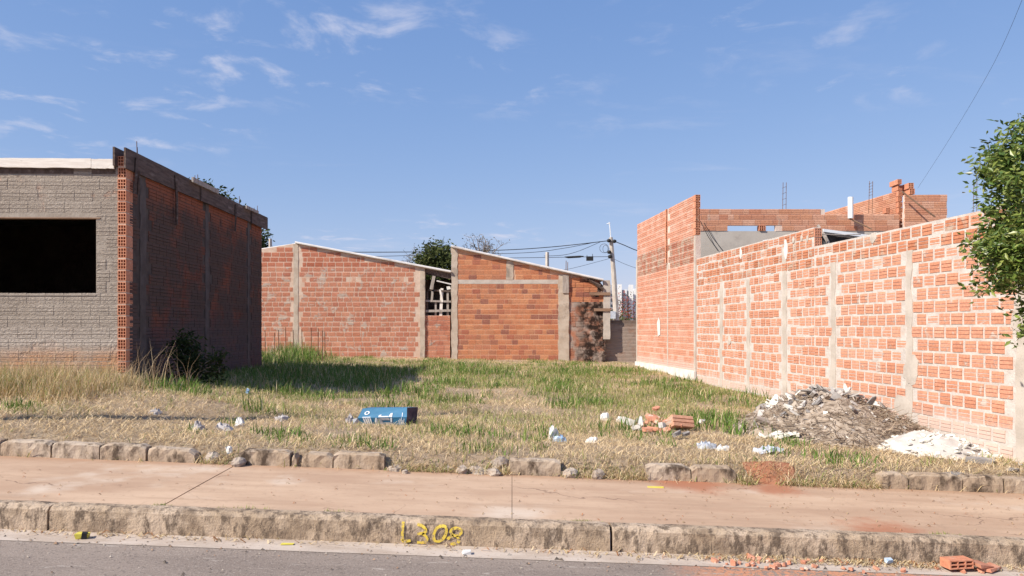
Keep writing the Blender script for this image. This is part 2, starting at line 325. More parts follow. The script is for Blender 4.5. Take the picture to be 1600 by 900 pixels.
for (sx, sy, sr) in ((2.35, 6.85, 0.32), (2.75, 5.62, 0.42), (1.6, 6.95, 0.45), (4.3, 5.75, 0.4)):    # spilt red earth
    d = m.n('ShaderNodeVectorMath', operation='DISTANCE'); d.inputs[1].default_value = (sx, sy, 0.2); m.l(m.pos, d.inputs[0])
    e = m.math('SUBTRACT', d.outputs['Value'], m.math('MULTIPLY', m.noise(5, 5, 0.65), 0.6*sr*2))
    c = m.mix(m.ramp(e, -0.30*sr, 0.45*sr, 0.8, 0.0), c, (0.36,0.14,0.075))
m.out(c); m.bump(m.math('ADD', n2, m.noise(90, 3)), 0.35, 0.004); M['sidewalk'] = m.m
m = Mat('joint_fill', 1.0); m.out(m.mix(m.ramp(m.noise(20), 0.4, 0.6), (0.10,0.065,0.045), (0.20,0.13,0.09))); M['joint_fill'] = m.m
m = Mat('gutter', 0.92); n1 = m.noise(3, 6, 0.65, (0.6, 2, 1)); n2 = m.noise(30, 5, 0.7)
c = m.mix(m.ramp(n1, 0.35, 0.65), (0.40,0.32,0.26), (0.50,0.42,0.36)); c = m.mix(m.ramp(n2, 0.58, 0.7), c, (0.28,0.20,0.15)); m.out(c); m.bump(n2, 0.5, 0.006); M['gutter'] = m.m
m = Mat('asphalt', 0.9); n1 = m.noise(1.2, 5, 0.6, (0.4, 2, 1)); n2 = m.noise(75, 4, 0.75); n3 = m.noise(7, 6, 0.7, (0.35, 1.6, 1))
c = m.mix(m.ramp(n1, 0.35, 0.65), (0.22,0.175,0.148), (0.28,0.225,0.19)); c = m.mix(m.ramp(n3, 0.60, 0.66, 0, 0.8), c, (0.46,0.40,0.35))
c = m.mix(m.ramp(n2, 0.52, 0.66, 0, 0.7), c, (0.42,0.36,0.31)); c = m.mix(m.ramp(m.noise(40, 5, 0.75, off=(3,3,3)), 0.55, 0.64, 0, 0.75), c, (0.10,0.082,0.07))
xs = m.z(); f = m.math('MULTIPLY', m.ramp(xs[0], 0.9, 1.5), m.ramp(xs[1], 4.6, 4.95)); f = m.math('MULTIPLY', f, m.ramp(m.math('ADD', m.noise(26, 5, 0.75), m.math('MULTIPLY', m.noise(2.0), 0.3)), 0.58, 0.68))
c = m.mix(f, c, (0.52,0.24,0.14)); m.out(c); m.bump(n2, 0.7, 0.008); M['asphalt'] = m.m
# lot ground: straw-littered earth
m = Mat('lot_ground', 1.0); n1 = m.noise(0.7, 6, 0.65); n2 = m.noise(16, 6, 0.72); n3 = m.noise(70, 3, 0.7, (1, 3, 1))
c = m.mix(m.ramp(n2, 0.35, 0.62), (0.30,0.205,0.135), (0.52,0.40,0.28)); c = m.mix(m.ramp(n1, 0.45, 0.65), c, m.mix(m.ramp(n3, 0.4, 0.6), (0.42,0.30,0.21), (0.60,0.47,0.34)))
c = m.mix(m.ramp(m.noise(1.4, 5, 0.65, off=(5, 5, 0)), 0.58, 0.68, 0, 0.6), c, (0.34,0.17,0.10)); m.out(c); m.bump(m.math('ADD', n2, n3), 0.9, 0.03); M['lot_ground'] = m.m
def leaf_mat(name, rough=0.5, trans=0.35, spec=0.4):
    m = Mat(name, rough, spec); a = m.n('ShaderNodeAttribute', attribute_name='col'); m.out(a.outputs['Color'])
    tr = m.n('ShaderNodeBsdfTranslucent'); m.l(a.outputs['Color'], tr.inputs[0]); mxs = m.n('ShaderNodeMixShader'); mxs.inputs[0].default_value = trans
    o = m.t.nodes['Material Output']; m.l(m.b.outputs[0], mxs.inputs[1]); m.l(tr.outputs[0], mxs.inputs[2]); m.l(mxs.outputs[0], o.inputs[0]); return m.m
M['grass'] = leaf_mat('grass', 0.7, 0.3, 0.15); M['leaf'] = leaf_mat('leaf', 0.38, 0.25, 0.5); M['leaf_far'] = leaf_mat('leaf_far', 0.8, 0.25, 0.1)

M['brick_band'] = brick_mat('brick_band', [(0.42,0.17,0.11),(0.46,0.20,0.13),(0.37,0.15,0.10)], (0.42,0.31,0.24), 0.42, 0.62, 4)
M['brick_top'] = brick_mat('brick_top', [(0.50,0.20,0.11),(0.56,0.25,0.15),(0.45,0.18,0.10)], (0.48,0.36,0.28), 0.50, 0.66, 4)
M['brick_grey'] = brick_mat('brick_grey', [(0.36,0.22,0.16),(0.33,0.20,0.15)], (0.36,0.28,0.235), 0.30, 0.5, 2.5, zmix=[(1.9, 1.4, (0.12,0.08,0.06), 0.60, 0.75, 0.8)])
M['shed_top'] = brick_mat('shed_top', [(0.44,0.15,0.09),(0.50,0.19,0.115),(0.40,0.13,0.075)], (0.46,0.30,0.22), 0.60, 0.8, 3)
# ------------------------------------------------------------------ ground heights
def S(X): return -0.037*np.clip(X, -30, 30)
def G(X, Y, fine=True):
    X = np.asarray(X, float); Y = np.asarray(Y, float)
    t = np.clip((Y-7.15)/17.35, 0, 1)
    fr = 0.345 + S(np.clip(X, -12, 9)); bk = 0.53 - 0.02*np.clip(X, -8, 6)
    z = fr*(1-t) + bk*t
    z = z + 0.17*smooth(-3.0, -5.2, X)*np.exp(-((Y-11)/4)**2)
    z = z + 0.08*np.exp(-((X+6.2)/1.5)**2-((Y-9.5)/0.8)**2)
    z = z + 0.10*np.exp(-((X+3.9)/0.9)**2-((Y-9.4)/0.5)**2)         # dry hump in front of the shade
    z = np.where(Y < 7.3, 0.195 + S(np.clip(X,-12,9)) + (z-0.195-S(np.clip(X,-12,9)))*smooth(7.04, 7.30, Y), z)
    m = smooth(7.15, 7.9, Y)*smooth(40, 30, Y)
    if fine: z = z + m*(0.10*(fbm(X*0.8, Y*0.8, 3)-0.5) + 0.045*(fbm(X*3, Y*3, 9, 3)-0.5))
    return z
xs_ = np.concatenate([[-1500,-600,-200,-80,-40,-25,-16], np.arange(-12, 9.01, 0.12), [12,18,30,60,150,500,1500]])
ys_ = np.concatenate([[7.02,7.05,7.08,7.12,7.16,7.2], np.arange(7.26, 26.01, 0.12), [28,32,40,60,100,200,500,1200,2500]])
XX, YY = np.meshgrid(xs_, ys_); ZZ = G(XX, YY)
nx, ny = len(xs_), len(ys_); idx = np.arange(nx*ny).reshape(ny, nx)
a, b, c_, d_ = idx[:-1,:-1].ravel(), idx[:-1,1:].ravel(), idx[1:,1:].ravel(), idx[1:,:-1].ravel()
me = npmesh('ground', np.stack([XX.ravel(), YY.ravel(), ZZ.ravel()], 1), np.concatenate([np.stack([a,b,c_],1), np.stack([a,c_,d_],1)]), M['lot_ground'])
me.polygons.foreach_set('use_smooth', [True]*len(me.polygons))
tag(link('ground', me), kind='structure')

def sheet(name, x0, x1, y0, y1, z0, z1, mat, nx=40):
    xs = np.linspace(x0, x1, nx); mb = MB()
    for i in range(nx-1):
        p, q = xs[i], xs[i+1]
        mb.add([(p,y0,z0+S(p)),(q,y0,z0+S(q)),(q,y1,z1+S(q)),(p,y1,z1+S(p))], [(0,1,2,3)])
    return tag(mb.build(name, mat), kind='structure')
KY = 5.41                                              # street face of the kerb
sheet('road', -60, 60, -9, 5.19, -0.004, -0.006, M['asphalt'], 121)
sheet('gutter', -60, 60, 5.17, KY+0.04, -0.003, 0.004, M['gutter'], 121)
sheet('far_verge', -60, 60, -60, -8.9, 0.15, 0.1, M['lot_ground'], 41)
# kerb: long cast lengths with open joints
kerb = bpy.data.objects.new('kerb', None); col.objects.link(kerb); WM['kerb'] = Matrix(); tag(kerb, kind='structure')
def kerb_block(x0, x1, yf, w, h, zb, mat, parent, name='kerb_block', jit=0.004, bev=0.03, step=0.10, seed=0, dz=0.0, tilt=0.0, chip=0.0):
    n = max(2, int((x1-x0)/step)); xs = np.linspace(x0, x1, n+1); mb = MB(); r = random.Random(seed); ring = []
    for i, x in enumerate(xs):
        e = chip if i in (0, n) else 0.0
        z0 = zb + S(x); tz = dz + tilt*(x-x0)/(x1-x0) - e*r.uniform(0.3, 1)
        j = lambda: r.uniform(-jit, jit)
        ring.append([(x, yf+j()*0.3, z0-0.06), (x, yf+0.004+j()*0.6, z0+h*0.5+tz*0.5), (x, yf+0.008+j(), z0+h-bev+tz), (x, yf+0.018+bev*0.45+j(), z0+h-bev*0.25+tz+j()), (x, yf+bev*1.5+0.01+j(), z0+h+tz+j()*0.5),
                     (x, yf+w, z0+h+tz+j()*0.5), (x, yf+w, z0-0.06)])
    m = len(ring[0]); vs = [p for q in ring for p in q]; fs = []
    for i in range(n):
        for k in range(m-1): fs.append((i*m+k, (i+1)*m+k, (i+1)*m+k+1, i*m+k+1))
    fs.append(tuple(range(m-1, -1, -1))); fs.append(tuple(range(n*m, n*m+m)))
    return mb.add(vs, fs).build(name, mat, parent)
KJ = [-30, -19, -11.2, -7.2, -3.27, 0.70, 4.72, 8.7, 12.6, 20, 30]
for i in range(len(KJ)-1): kerb_block(KJ[i]+0.009, KJ[i+1]-0.009, KY, 0.135, 0.178, 0, M['kerb'], kerb, seed=i, step=0.06, jit=0.005, chip=0.008)
# sidewalk slabs on a bed
sheet('sidewalk_bed', -30, 30, KY+0.06, 7.08, 0.13, 0.14, M['joint_fill'], 61)
sw = bpy.data.objects.new('sidewalk', None); col.objects.link(sw); WM['sidewalk'] = Matrix(); tag(sw, kind='structure')
SJ = [-30, -20, -12.4, -9.9, -7.45, -5.0, -2.53, 0.0, 2.41, 4.9, 7.4, 9.9, 20, 30]
for i in range(len(SJ)-1):
    x0, x1 = SJ[i]+(0.002 if SJ[i] in (0.0, 2.41) else 0.006), SJ[i+1]-(0.002 if SJ[i+1] in (0.0, 2.41) else 0.006); n = max(2, int((x1-x0)/0.25)); xs = np.linspace(x0, x1, n+1); mb = MB(); r = random.Random(i); vs = []; fs = []
    sk = r.uniform(-0.02, 0.02) if i not in (5, 6) else 0
    for k, x in enumerate(xs):
        z = S(x); j = r.uniform(-0.006, 0.006)
        vs += [(x, KY+0.147+j, z+0.10), (x, KY+0.147+j, z+0.172), (x+sk*0, 6.2, z+0.186+r.uniform(-.003,.003)), (x, 7.06, z+0.205), (x, 7.06, z+0.1)]
    for k in range(n):
        for q in range(4): fs.append((k*5+q, (k+1)*5+q, (k+1)*5+q+1, k*5+q+1))
    fs.append((4,3,2,1,0)); fs.append(tuple(n*5+q for q in range(5)))
    mb.add(vs, fs).build('slab', M['sidewalk'], sw)
# inner row of broken kerb blocks along the lot
ik = bpy.data.objects.new('lot_kerb', None); col.objects.link(ik); WM['lot_kerb'] = Matrix(); tag(ik, kind='structure')
for i, (p0, p1, dz, tl, ch) in enumerate([(-150,-76,0,0,.0),(-74,-2,0,0,.0),(0,78,0,0,.01),(81,154,0,-.005,.01),(156,227,0,0,.01),(231,303,-.01,-.02,.03),(373,452,-.006,0,.02),(456,463,-.03,0,.03),(471,519,-.01,-.01,.04),
        (521,600,.0,0,.02),(797,876,.0,.0,.01),(1010,1079,-.004,0,.015),(1081,1150,.0,-.006,.02),(1378,1419,-.004,.004,.02),(1421,1504,.0,0,.01),(1506,1568,.0,0,.01),(1571,1640,-.01,0,.02),(1643,1715,0,0,.01)]):
    k = 7.05/F; kerb_block((p0-CX)*k, (p1-CX)*k, 7.05, 0.13, 0.165, 0.205, M['kerb_inner'], ik, seed=50+i, dz=dz-.022, tilt=tl, chip=ch*1.6+.006, jit=0.009, bev=0.016, step=0.05)

# ------------------------------------------------------------------ bricks
def brick_mesh(key, mat, L=0.24, H=0.14, D=0.06, grooves=2, seed=0):
    """length along X, face towards -Y at y=0; two pressed grooves run along the face"""
    r = random.Random(seed); zs = [-H/2]; gw, gd = 0.0058, 0.013
    prof = [(0.003, -H/2)]
    for g in range(grooves):
        zc = -H/2 + H*(g+1)/(grooves+1); prof += [(0.0, zc-gw), (gd, zc), (0.0, zc+gw)]
    prof += [(0.003, H/2), (D, H/2), (D, -H/2)]
    j = lambda: r.uniform(-0.0025, 0.0025); n = len(prof)
    vs = [(-L/2+j(), y, z) for y, z in prof] + [(L/2+j(), y, z) for y, z in prof]
    mb = MB(); mb.add(vs, [tuple(range(n)), tuple(range(2*n-1, n-1, -1))] + [(i, i+n, (i+1) % n+n, (i+1) % n)[::-1] for i in range(n)])
    return mb.mesh('brick_'+key, mat)
def hollow_mesh(mat, W=0.115, H=0.14, D=0.11, nx=3, nz=3, web=0.0095):
    mb = MB(); xs = [-W/2]; zs = [-H/2]; hw = (W-web*(nx+1))/nx; hh = (H-web*(nz+1))/nz
    for i in range(nx): xs += [xs[-1]+web, xs[-1]+web+hw]
    xs.append(W/2)
    for i in range(nz): zs += [zs[-1]+web, zs[-1]+web+hh]
    zs.append(H/2); dp = D*0.9
    for i in range(len(xs)-1):
        for k in range(len(zs)-1):
            x0, x1, z0, z1 = xs[i], xs[i+1], zs[k], zs[k+1]
            if i % 2 and k % 2:
                v = [(x0,0,z0),(x1,0,z0),(x1,0,z1),(x0,0,z1),(x0,dp,z0),(x1,dp,z0),(x1,dp,z1),(x0,dp,z1)]
                mb.add(v, [(0,4,5,1),(1,5,6,2),(2,6,7,3),(3,7,4,0),(4,7,6,5)])
            else: mb.add([(x0,0,z0),(x1,0,z0),(x1,0,z1),(x0,0,z1)], [(0,1,2,3)])
    a, h = W/2, H/2
    mb.add([(-a,0,-h),(a,0,-h),(a,0,h),(-a,0,h),(-a,D,-h),(a,D,-h),(a,D,h),(-a,D,h)], [(0,4,5,1),(1,5,6,2),(2,6,7,3),(3,7,4,0),(5,4,7,6)])
    return mb.mesh('hollow_brick', mat)
BM = {}
def bmesh_for(mk):
    if mk not in BM: BM[mk] = [brick_mesh(mk, M[mk], seed=q) for q in range(3)]
    return R.choice(BM[mk])
HOLLOW = hollow_mesh(M['brick_hollow'], D=0.2)
class Courses:
    """collects the bricks of one thing; the 300 that show largest become objects, the rest one joined part"""
    def __init__(s, root): s.root = root; s.e = []
    def wall(s, part, mk, rot, place, u0, u1, ztop, zbot, pl, ph, bl, bh, keep=lambda u, z, l: True, half=True, jit=0.002, vary=0.0, sag=0.0, mkf=None, rj=0.008, lj=0.0):
        k = 0; z = ztop - ph/2
        while z > zbot - ph/2:
            u = u0 - (pl*0.5 if (k % 2 and half) else 0) - R.uniform(0, 0.04)
            while u < u1:
                L = bl; step = pl
                if vary and R.random() < vary: L = bl*R.choice((0.46, 0.72)); step = pl-bl+L
                a, b = max(u, u0), min(u+L, u1)
                if b-a > 0.05:
                    uc = (a+b)/2
                    if keep(uc, z, b-a):
                        m = Matrix.Translation(Vector(place(uc, z + R.uniform(-jit, jit)*0.6, R.uniform(-jit, jit)))) @ Matrix.Rotation(rot, 4, 'Z') @ \
                            Matrix.Rotation(R.uniform(-rj, rj), 4, 'Y') @ Matrix.Diagonal(((b-a)/0.24*R.uniform(1-3*lj, 1+lj), 1, bh/0.14*R.uniform(0.95-lj, 1.03+lj), 1))
                        s.e.append((part, m, mkf(uc, z) if mkf else mk, b-a))
                u += step
            z -= ph; k += 1
    def one(s, part, mk, m, size=0.24): s.e.append((part, m, mk, size))
    def finish(s, limit=300):
        W = WM[s.root.name]; sc_ = []
        for i, (part, m, mk, L) in enumerate(s.e):
            p = W @ m.translation; ax = (W @ m).to_3x3() @ Vector((1, 0, 0)); ax.normalize()
            d = max(p.y, 0.5); px = CX+F*p.x/d; py = CY-F*(p.z-CH)/d
            wpx = abs(ax.x - ax.y*p.x/d)*L*F/d; hpx = 0.14*F/d
            sc_.append((-(wpx*hpx) if -10 < px < 1610 and -5 < py < 905 else 0, i))
        sc_.sort(); order = [i for _, i in sc_]
        for i in order[:limit]:
            part, m, mk, L = s.e[i]; link('brick', HOLLOW if mk == 'hollow' else bmesh_for(mk), part, m)
        rest = order[limit:]
        if not rest: return
        mats = []; V = []; T = []; MI = []; off = 0; cache = {}
        for i in rest:
            part, m, mk, L = s.e[i]; me = HOLLOW if mk == 'hollow' else bmesh_for(mk)
            if me.name not in cache:
                v = np.empty(len(me.vertices)*3, np.float32); me.vertices.foreach_get('co', v); me.calc_loop_triangles()
                t = np.empty(len(me.loop_triangles)*3, np.int32); me.loop_triangles.foreach_get('vertices', t); cache[me.name] = (v.reshape(-1, 3), t.reshape(-1, 3))
            v, t = cache[me.name]; A = np.array(m)
            V.append(v @ A[:3,:3].T + A[:3,3]); T.append(t+off); off += len(v)
            mm = M['brick_hollow'] if mk == 'hollow' else M[mk]
            if mm not in mats: mats.append(mm)
            MI.append(np.full(len(t), mats.index(mm), np.int32))
        me = npmesh('brickwork', np.concatenate(V), np.concatenate(T), mats); me.polygons.foreach_set('material_index', np.concatenate(MI)); me.update()
        tag(link('brickwork', me, s.root), kind='stuff')
def jag_column(mb, axis, c, w, f0, f1, z0, z1, seed=0, j=0.02):
    """cast-in-place column with an uneven edge; axis 'x': seen from -Y, 'y': seen from -X (f0 is the seen face)"""
    r = random.Random(seed); n = max(2, int((z1-z0)/0.12)); vs = []; fs = []
    for i in range(n+1):
        z = z0+(z1-z0)*i/n; a = c-w/2+r.uniform(-j, j); b = c+w/2+r.uniform(-j, j); q = r.uniform(-0.003, 0.003)
        for (u, f) in ((a, f0+q), (b, f0+q), (b, f1), (a, f1)): vs.append((u, f, z) if axis == 'x' else (f, u, z))
    for i in range(n):
        for k in range(4): fs.append((i*4+k, i*4+(k+1) % 4, i*4+4+(k+1) % 4, i*4+4+k))
    fs += [(3,2,1,0), tuple(n*4+k for k in range(4))]
    mb.add(vs, fs)

# ------------------------------------------------------------------ house on the left
thL = math.atan(0.0257); zL = 0.60
house = thing('unfinished_house', 'unfinished brick house with grey cement smeared front, big dark window opening and board-edged roof', 'house', (-5.377, 10.7, zL), thL)
lz = lambda z: z - zL
ZT, PH = 3.957, 0.1595
xw0, xw1, zw0, zw1 = -2.45, -0.419, lz(2.01), lz(3.09); W0 = -6.0
mb = MB(); y0, y1 = 0.0165, 0.125
mb.box(xw1, -0.117, y0, y1, -0.2, lz(3.90)); mb.box(xw0, xw1, y0, y1, -0.2, zw0-0.006); mb.box(xw0, xw1, y0, y1, zw1+0.004, lz(3.90)); mb.box(W0, xw0, y0, y1, -0.2, lz(3.90))
fw = mb.build('front_wall', M['mortar_front'], house)
mb = MB(); mb.box(-0.110, -0.009, 0.105, 6.30, -0.2, lz(3.93)); swl = mb.build('side_wall', M['mortar_side_shade'], house)
cs = Courses(house)
def win(u, z, l): return not (xw0-0.02 < u < xw1+0.0 and zw0 < z < zw1)
def fkeep(u, z, l):
    return not (u+l/2 > xw0 and u-l/2 < xw1 and zw0-0.04 < z < zw1+0.03)
cs.wall(fw, 'brick_front', 0, lambda u, z, j: (u, 0.012+j*0.7, z), W0, -0.119, lz(ZT)-PH, 0.05, 0.252, PH, 0.245, 0.153, keep=fkeep)
# bricks cut to the window jamb
z = lz(ZT)-PH*1.5
while z > 0.05:
    if zw0-0.04 < z < zw1+0.03:
        for (a, b) in ((xw1+0.004, -0.119),):
            L = b-a; k = int(z/PH) % 2; cut = a+L*(0.45 if k else 0.62)
            for p, q in ((a, cut-0.004), (cut+0.004, b)):
                cs.one(fw, 'brick_front', Matrix.Translation(((p+q)/2, 0.012+R.uniform(-.004,.004), z)) @ Matrix.Diagonal(((q-p)/0.24, 1, 1.09, 1)), q-p)
    z -= PH
pil = [(0.52, 0.19), (3.03, 0.16), (5.38, 0.14)]
cs.wall(swl, 'brick_side_shade', math.pi/2, lambda u, z, j: (0.001+j, u, z), 0.11, 6.30, lz(ZT)-PH, 0.0, 0.25, PH, 0.24, 0.150,
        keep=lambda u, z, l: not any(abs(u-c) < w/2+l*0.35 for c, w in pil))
for i in range(19):
    z = lz(ZT)-PH*(i+0.5)
    link('hollow_brick', HOLLOW, house, Matrix.Translation((-0.0575+R.uniform(-.003,.003), R.uniform(-0.006,0.002), z+.0015)))
mb = MB(); mb.box(-0.113, -0.003, 0.005, 0.20, lz(ZT)-19*PH-0.4, lz(ZT)-19*PH-.002); mb.build('corner_footing', M['mortar_shed'], house)
for i in range(18):
    mb = MB(); mb.box(-0.112, -0.004, 0.003, 0.19, lz(ZT)-PH*(i+1)-.0075, lz(ZT)-PH*(i+1)+.0105); mb.build('mortar_joint', M['mortar_shed'], house)
for i, (c, w) in enumerate(pil):
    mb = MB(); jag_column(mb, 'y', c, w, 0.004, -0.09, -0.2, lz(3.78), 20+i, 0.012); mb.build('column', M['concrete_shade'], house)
# roof slab, ring-beam boards, fascia boards
mb = MB(); mb.box(W0, -0.145, 0.03, 6.32, lz(3.79), lz(3.895)); mb.build('roof_slab', M['slab_grey'], house)
mb = MB(); mb.box(W0, -0.15, 0.012, 0.022, lz(3.70), lz(3.80)); mb.build('fascia_shade', M['wood_dark'], house)  # dark strip standing in for the shadow under the fascia boards
def plank(name, mat, parent, x0, x1, y0, y1, z0, z1, axis='x', jit=0.006, n=14, seed=1):
    r = random.Random(seed); mb = MB(); vs = []; fs = []; A, B = (x0, x1) if axis == 'x' else (y0, y1); lo = r.uniform(-jit, jit)
    for i in range(n+1):
        t = A+(B-A)*i/n; lo = 0.7*lo + r.uniform(-jit, jit); a, b = z0+lo, z1+r.uniform(-jit, jit)*0.4
        if axis == 'x': vs += [(t,y0,a),(t,y1,a),(t,y1,b),(t,y0,b)]
        else: vs += [(x0,t,a),(x1,t,a),(x1,t,b),(x0,t,b)]
    for i in range(n):
        for k in range(4): fs.append((i*4+k, i*4+(k+1) % 4, i*4+4+(k+1) % 4, i*4+4+k))
    fs += [(0,1,2,3), tuple(n*4+k for k in (3,2,1,0))]
    return mb.add(vs, fs).build(name, mat, parent)
for i, (a, b, dz) in enumerate([(-6.2,-3.3,0),(-3.29,-1.72,.004),(-1.71,-0.46,.0),(-0.455,-0.150,-.006)]):
    plank('fascia_board', M['wood_white'], house, a, b, -0.045, -0.012, lz(3.775)+dz, lz(3.905)+dz, 'x', 0.005, 12, i)
for i, (a, b, xo, z0, z1) in enumerate([(-0.09,2.62,0.012,3.765,4.05),(2.60,3.95,0.040,3.76,4.02),(3.90,5.45,0.012,3.77,4.045),(5.40,6.52,0.044,3.755,4.03)]):
    plank('side_board', M['wood_dark'], house, xo, xo+0.026, a, b, lz(z0), lz(z1), 'y', 0.004, 12, 10+i)
plank('loose_board', M['wood_grey'], house, 0.07, 0.10, 2.15, 3.35, lz(4.0), lz(4.085), 'y', 0.006, 8, 30)
plank('loose_board', M['wood_grey'], house, 0.074, 0.10, 4.95, 5.75, lz(4.0), lz(4.06), 'y', 0.006, 8, 31)
plank('inner_board', M['wood_dark'], house, -0.146, -0.119, -0.08, 6.3, lz(3.80), lz(4.06), 'y', 0.004, 10, 17)
for (y, z0, z1, l) in ((0.17, 3.45, 3.97, .03), (1.58, 3.21, 3.99, -.03), (4.40, 3.46, 3.99, .02), (0.26, 3.46, 3.80, 0)):
    mb = MB(); mb.tube([(0.055, y+l, lz(z1)), (0.058, y, lz((z0+z1)/2)), (0.05, y-l*0.4, lz(z0))], 0.022, 4); mb.build('batten', M['wood_dark'], house)
for (y, h) in ((0.45, 0.22), (2.6, 0.16), (2.75, .2), (4.95, 0.2), (5.9, 0.12), (6.15, 0.2)):
    mb = MB()
    for q in (0, 0.07): mb.tube([(-0.05-q*0.3, y+q, lz(3.9)), (-0.05-q*0.3, y+q+R.uniform(-.03,.03), lz(4.04)+h-q)], 0.006, 4)
    mb.build('rebar', M['rebar'], house)
mb = MB(); mb.box(xw0-0.1, xw1+0.06, 0.004, 0.118, zw1-0.012, zw1+0.003); mb.build('lintel_board', M['wood_brown'], house)
mb = MB(); mb.box(xw0, xw1, 0.006, 0.12, zw0-0.005, zw0+0.012); mb.build('sill', M['mortar_front'], house)
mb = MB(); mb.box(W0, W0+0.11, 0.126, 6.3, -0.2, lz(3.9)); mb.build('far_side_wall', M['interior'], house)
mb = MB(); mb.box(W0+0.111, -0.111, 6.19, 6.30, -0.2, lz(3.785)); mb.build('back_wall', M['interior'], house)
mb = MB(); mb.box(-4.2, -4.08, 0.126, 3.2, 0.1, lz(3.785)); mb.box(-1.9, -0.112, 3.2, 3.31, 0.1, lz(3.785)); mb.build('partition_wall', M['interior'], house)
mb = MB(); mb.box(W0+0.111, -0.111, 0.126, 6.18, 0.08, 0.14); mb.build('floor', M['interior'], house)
cs.finish()

# ------------------------------------------------------------------ boundary wall on the right
thR = math.atan(0.1); tR = lambda px: (7224.0/(px-680) - 7.6)/0.995
lot = thing('boundary_wall', 'long sunlit orange hollow-brick boundary wall with pale mortar joints right of the lot', 'wall', (5.26, 7.6, 0.10), thR)
bz = lambda z: z - 0.10
TOPF, TOPN, PHR = 3.15, 3.15-2*0.157, 0.157; tn = tR(1272)
mb = MB(); mb.box(0.002, 0.115, 0.0, tn, -0.3, bz(TOPN)+0.012); mb.box(0.002, 0.115, tn, 10.14, -0.3, bz(TOPF)+0.006); lw = mb.build('mortar', M['mortar_lot'], lot)
cs = Courses(lot); cols_ = [(tR(1127),.15),(tR(1169.5),.15),(tR(1226),.15),(tR(1302),.13),(tR(1420.5),.12),(tR(1600),.20)]
lk = lambda u, z, l: not (any(abs(u-c) < w/2+l*0.3 for c, w in cols_) and z < bz(2.56))
mkt = lambda u, z: 'brick_top' if z > bz(2.60) else 'brick_lot'
cs.wall(lw, None, -math.pi/2, lambda u, z, j: (-0.004+j, u, z), 0.0, tn-0.02, bz(TOPN), 0.12, 0.215, PHR, 0.184, 0.128, keep=lk, mkf=mkt, jit=0.005, rj=0.014, lj=0.02)
cs.wall(lw, None, -math.pi/2, lambda u, z, j: (-0.004+j, u, z), tn, 10.12, bz(TOPF), 0.2, 0.215, PHR, 0.186, 0.130, keep=lk, mkf=mkt, jit=0.005, rj=0.014, lj=0.02)
for k in range(2): link('hollow_brick', HOLLOW, lot, Matrix.Translation((0.06, tn-0.02, bz(TOPF)-PHR*(k+0.5))))
for i, (c, w) in enumerate(cols_):
    mb = MB(); jag_column(mb, 'y', c, w, -0.006, 0.11, -0.3, bz((2.45, 2.50, 2.95, 2.55, 2.54, 2.60)[i]), 60+i, 0.022); mb.build('column', M['concrete_pale'], lot)
# lumps of plaster thrown on joints and at the foot
for i, (px, z, w, h) in enumerate([(1425,1.05,.30,.42),(1158,3.02,.12,.26),(1228,2.9,.13,.42),(1420,1.0,.26,.3),(1595,1.65,.3,.3),(1410,.55,.35,.3),(1240,3.03,.1,.12),(1253,3.03,.1,.12),(1262,3.0,.08,.14),(1365,2.80,.18,.16),(1140,1.3,.16,.2)]):
    u = tR(px); r = random.Random(i); n = 12; mb = MB()
    ring = [(-0.006-0.004, u+math.cos(2*math.pi*k/n)*w/2*r.uniform(.7,1.1), bz(z)+math.sin(2*math.pi*k/n)*h/2*r.uniform(.7,1.1)) for k in range(n)]
    mb.add(ring + [(0.02, y, z_) for _, y, z_ in ring] + [(-0.018, u, bz(z))], [((k+1) % n, k, 2*n) for k in range(n)] + [(k, (k+1) % n, n+(k+1) % n, n+k) for k in range(n)])
    mb.build('mortar_patch', M['concrete_pale'] if i not in (1, 2) else M['plaster'], lot)
cs.finish()

# ------------------------------------------------------------------ neighbouring house beyond it
nb = thing('neighbour_house', 'tall half-built orange brick house with open hollow-brick wall ends behind the boundary wall', 'house', (6.02-1.775, 17.75, 0.30), thR)
nz = lambda z: z-0.30
mb = MB(); mb.box(0.006, 0.115, 0.10, 5.16, -0.3, nz(4.64)); mb.prismx([(0.0,-0.3),(0.10,-0.3),(0.10,nz(3.70)),(0.0,nz(3.70))], 0.0, 0.12); wg = mb.build('side_wall', M['mortar_wing'], nb)
ts = 2.12                                               # the open slot between the two wall pieces
cs = Courses(nb)
def wk(u, z, l): return not (abs(u-ts) < 0.03+l*0.25 and z > nz(3.15))
def wmk(u, z): return 'brick_band' if nz(3.15) < z < nz(3.70) else 'brick_wing'
cs.wall(wg, None, -math.pi/2, lambda u, z, j: (-0.003+j, u, z), 0.11, 5.16, nz(4.65), 0.15, 0.25, 0.157, 0.236, 0.141, keep=wk, mkf=wmk)
for k in range(6):
    link('hollow_brick', HOLLOW, nb, Matrix.Translation((0.055, 0.0, nz(4.65)-0.157*(k+0.5))))
for k in range(9):
    link('hollow_brick', HOLLOW, nb, Matrix.Translation((0.02+R.uniform(-.004,.004), ts+0.05, nz(4.65)-0.157*(k+0.5))) @ Matrix.Diagonal((1,.4,1,1)))
mb = MB(); mb.box(-0.006, 0.0, 0.005, 0.12, -0.3, nz(3.69)); mb.box(-0.008,0.002,ts-0.02,ts+0.06,-0.2,nz(3.2)); mb.box(-0.01, 0.01, 5.13, 5.24, -0.3, nz(3.6)); mb.build('column', M['concrete_pale'], nb)
mb = MB(); mb.box(-0.05, 0.0, -0.02, 5.25, -0.3, 0.26); mb.build('footing', M['plaster'], nb)
mb = MB(); mb.add([(-0.012,3.0,nz(1.33)),(-0.012,2.78,nz(1.38)),(-0.012,2.80,nz(1.75)),(-0.012,2.92,nz(1.85)),(-0.012,3.08,nz(1.7))], [(0,1,2,3,4)]); mb.build('mortar_patch', M['plaster'], nb)
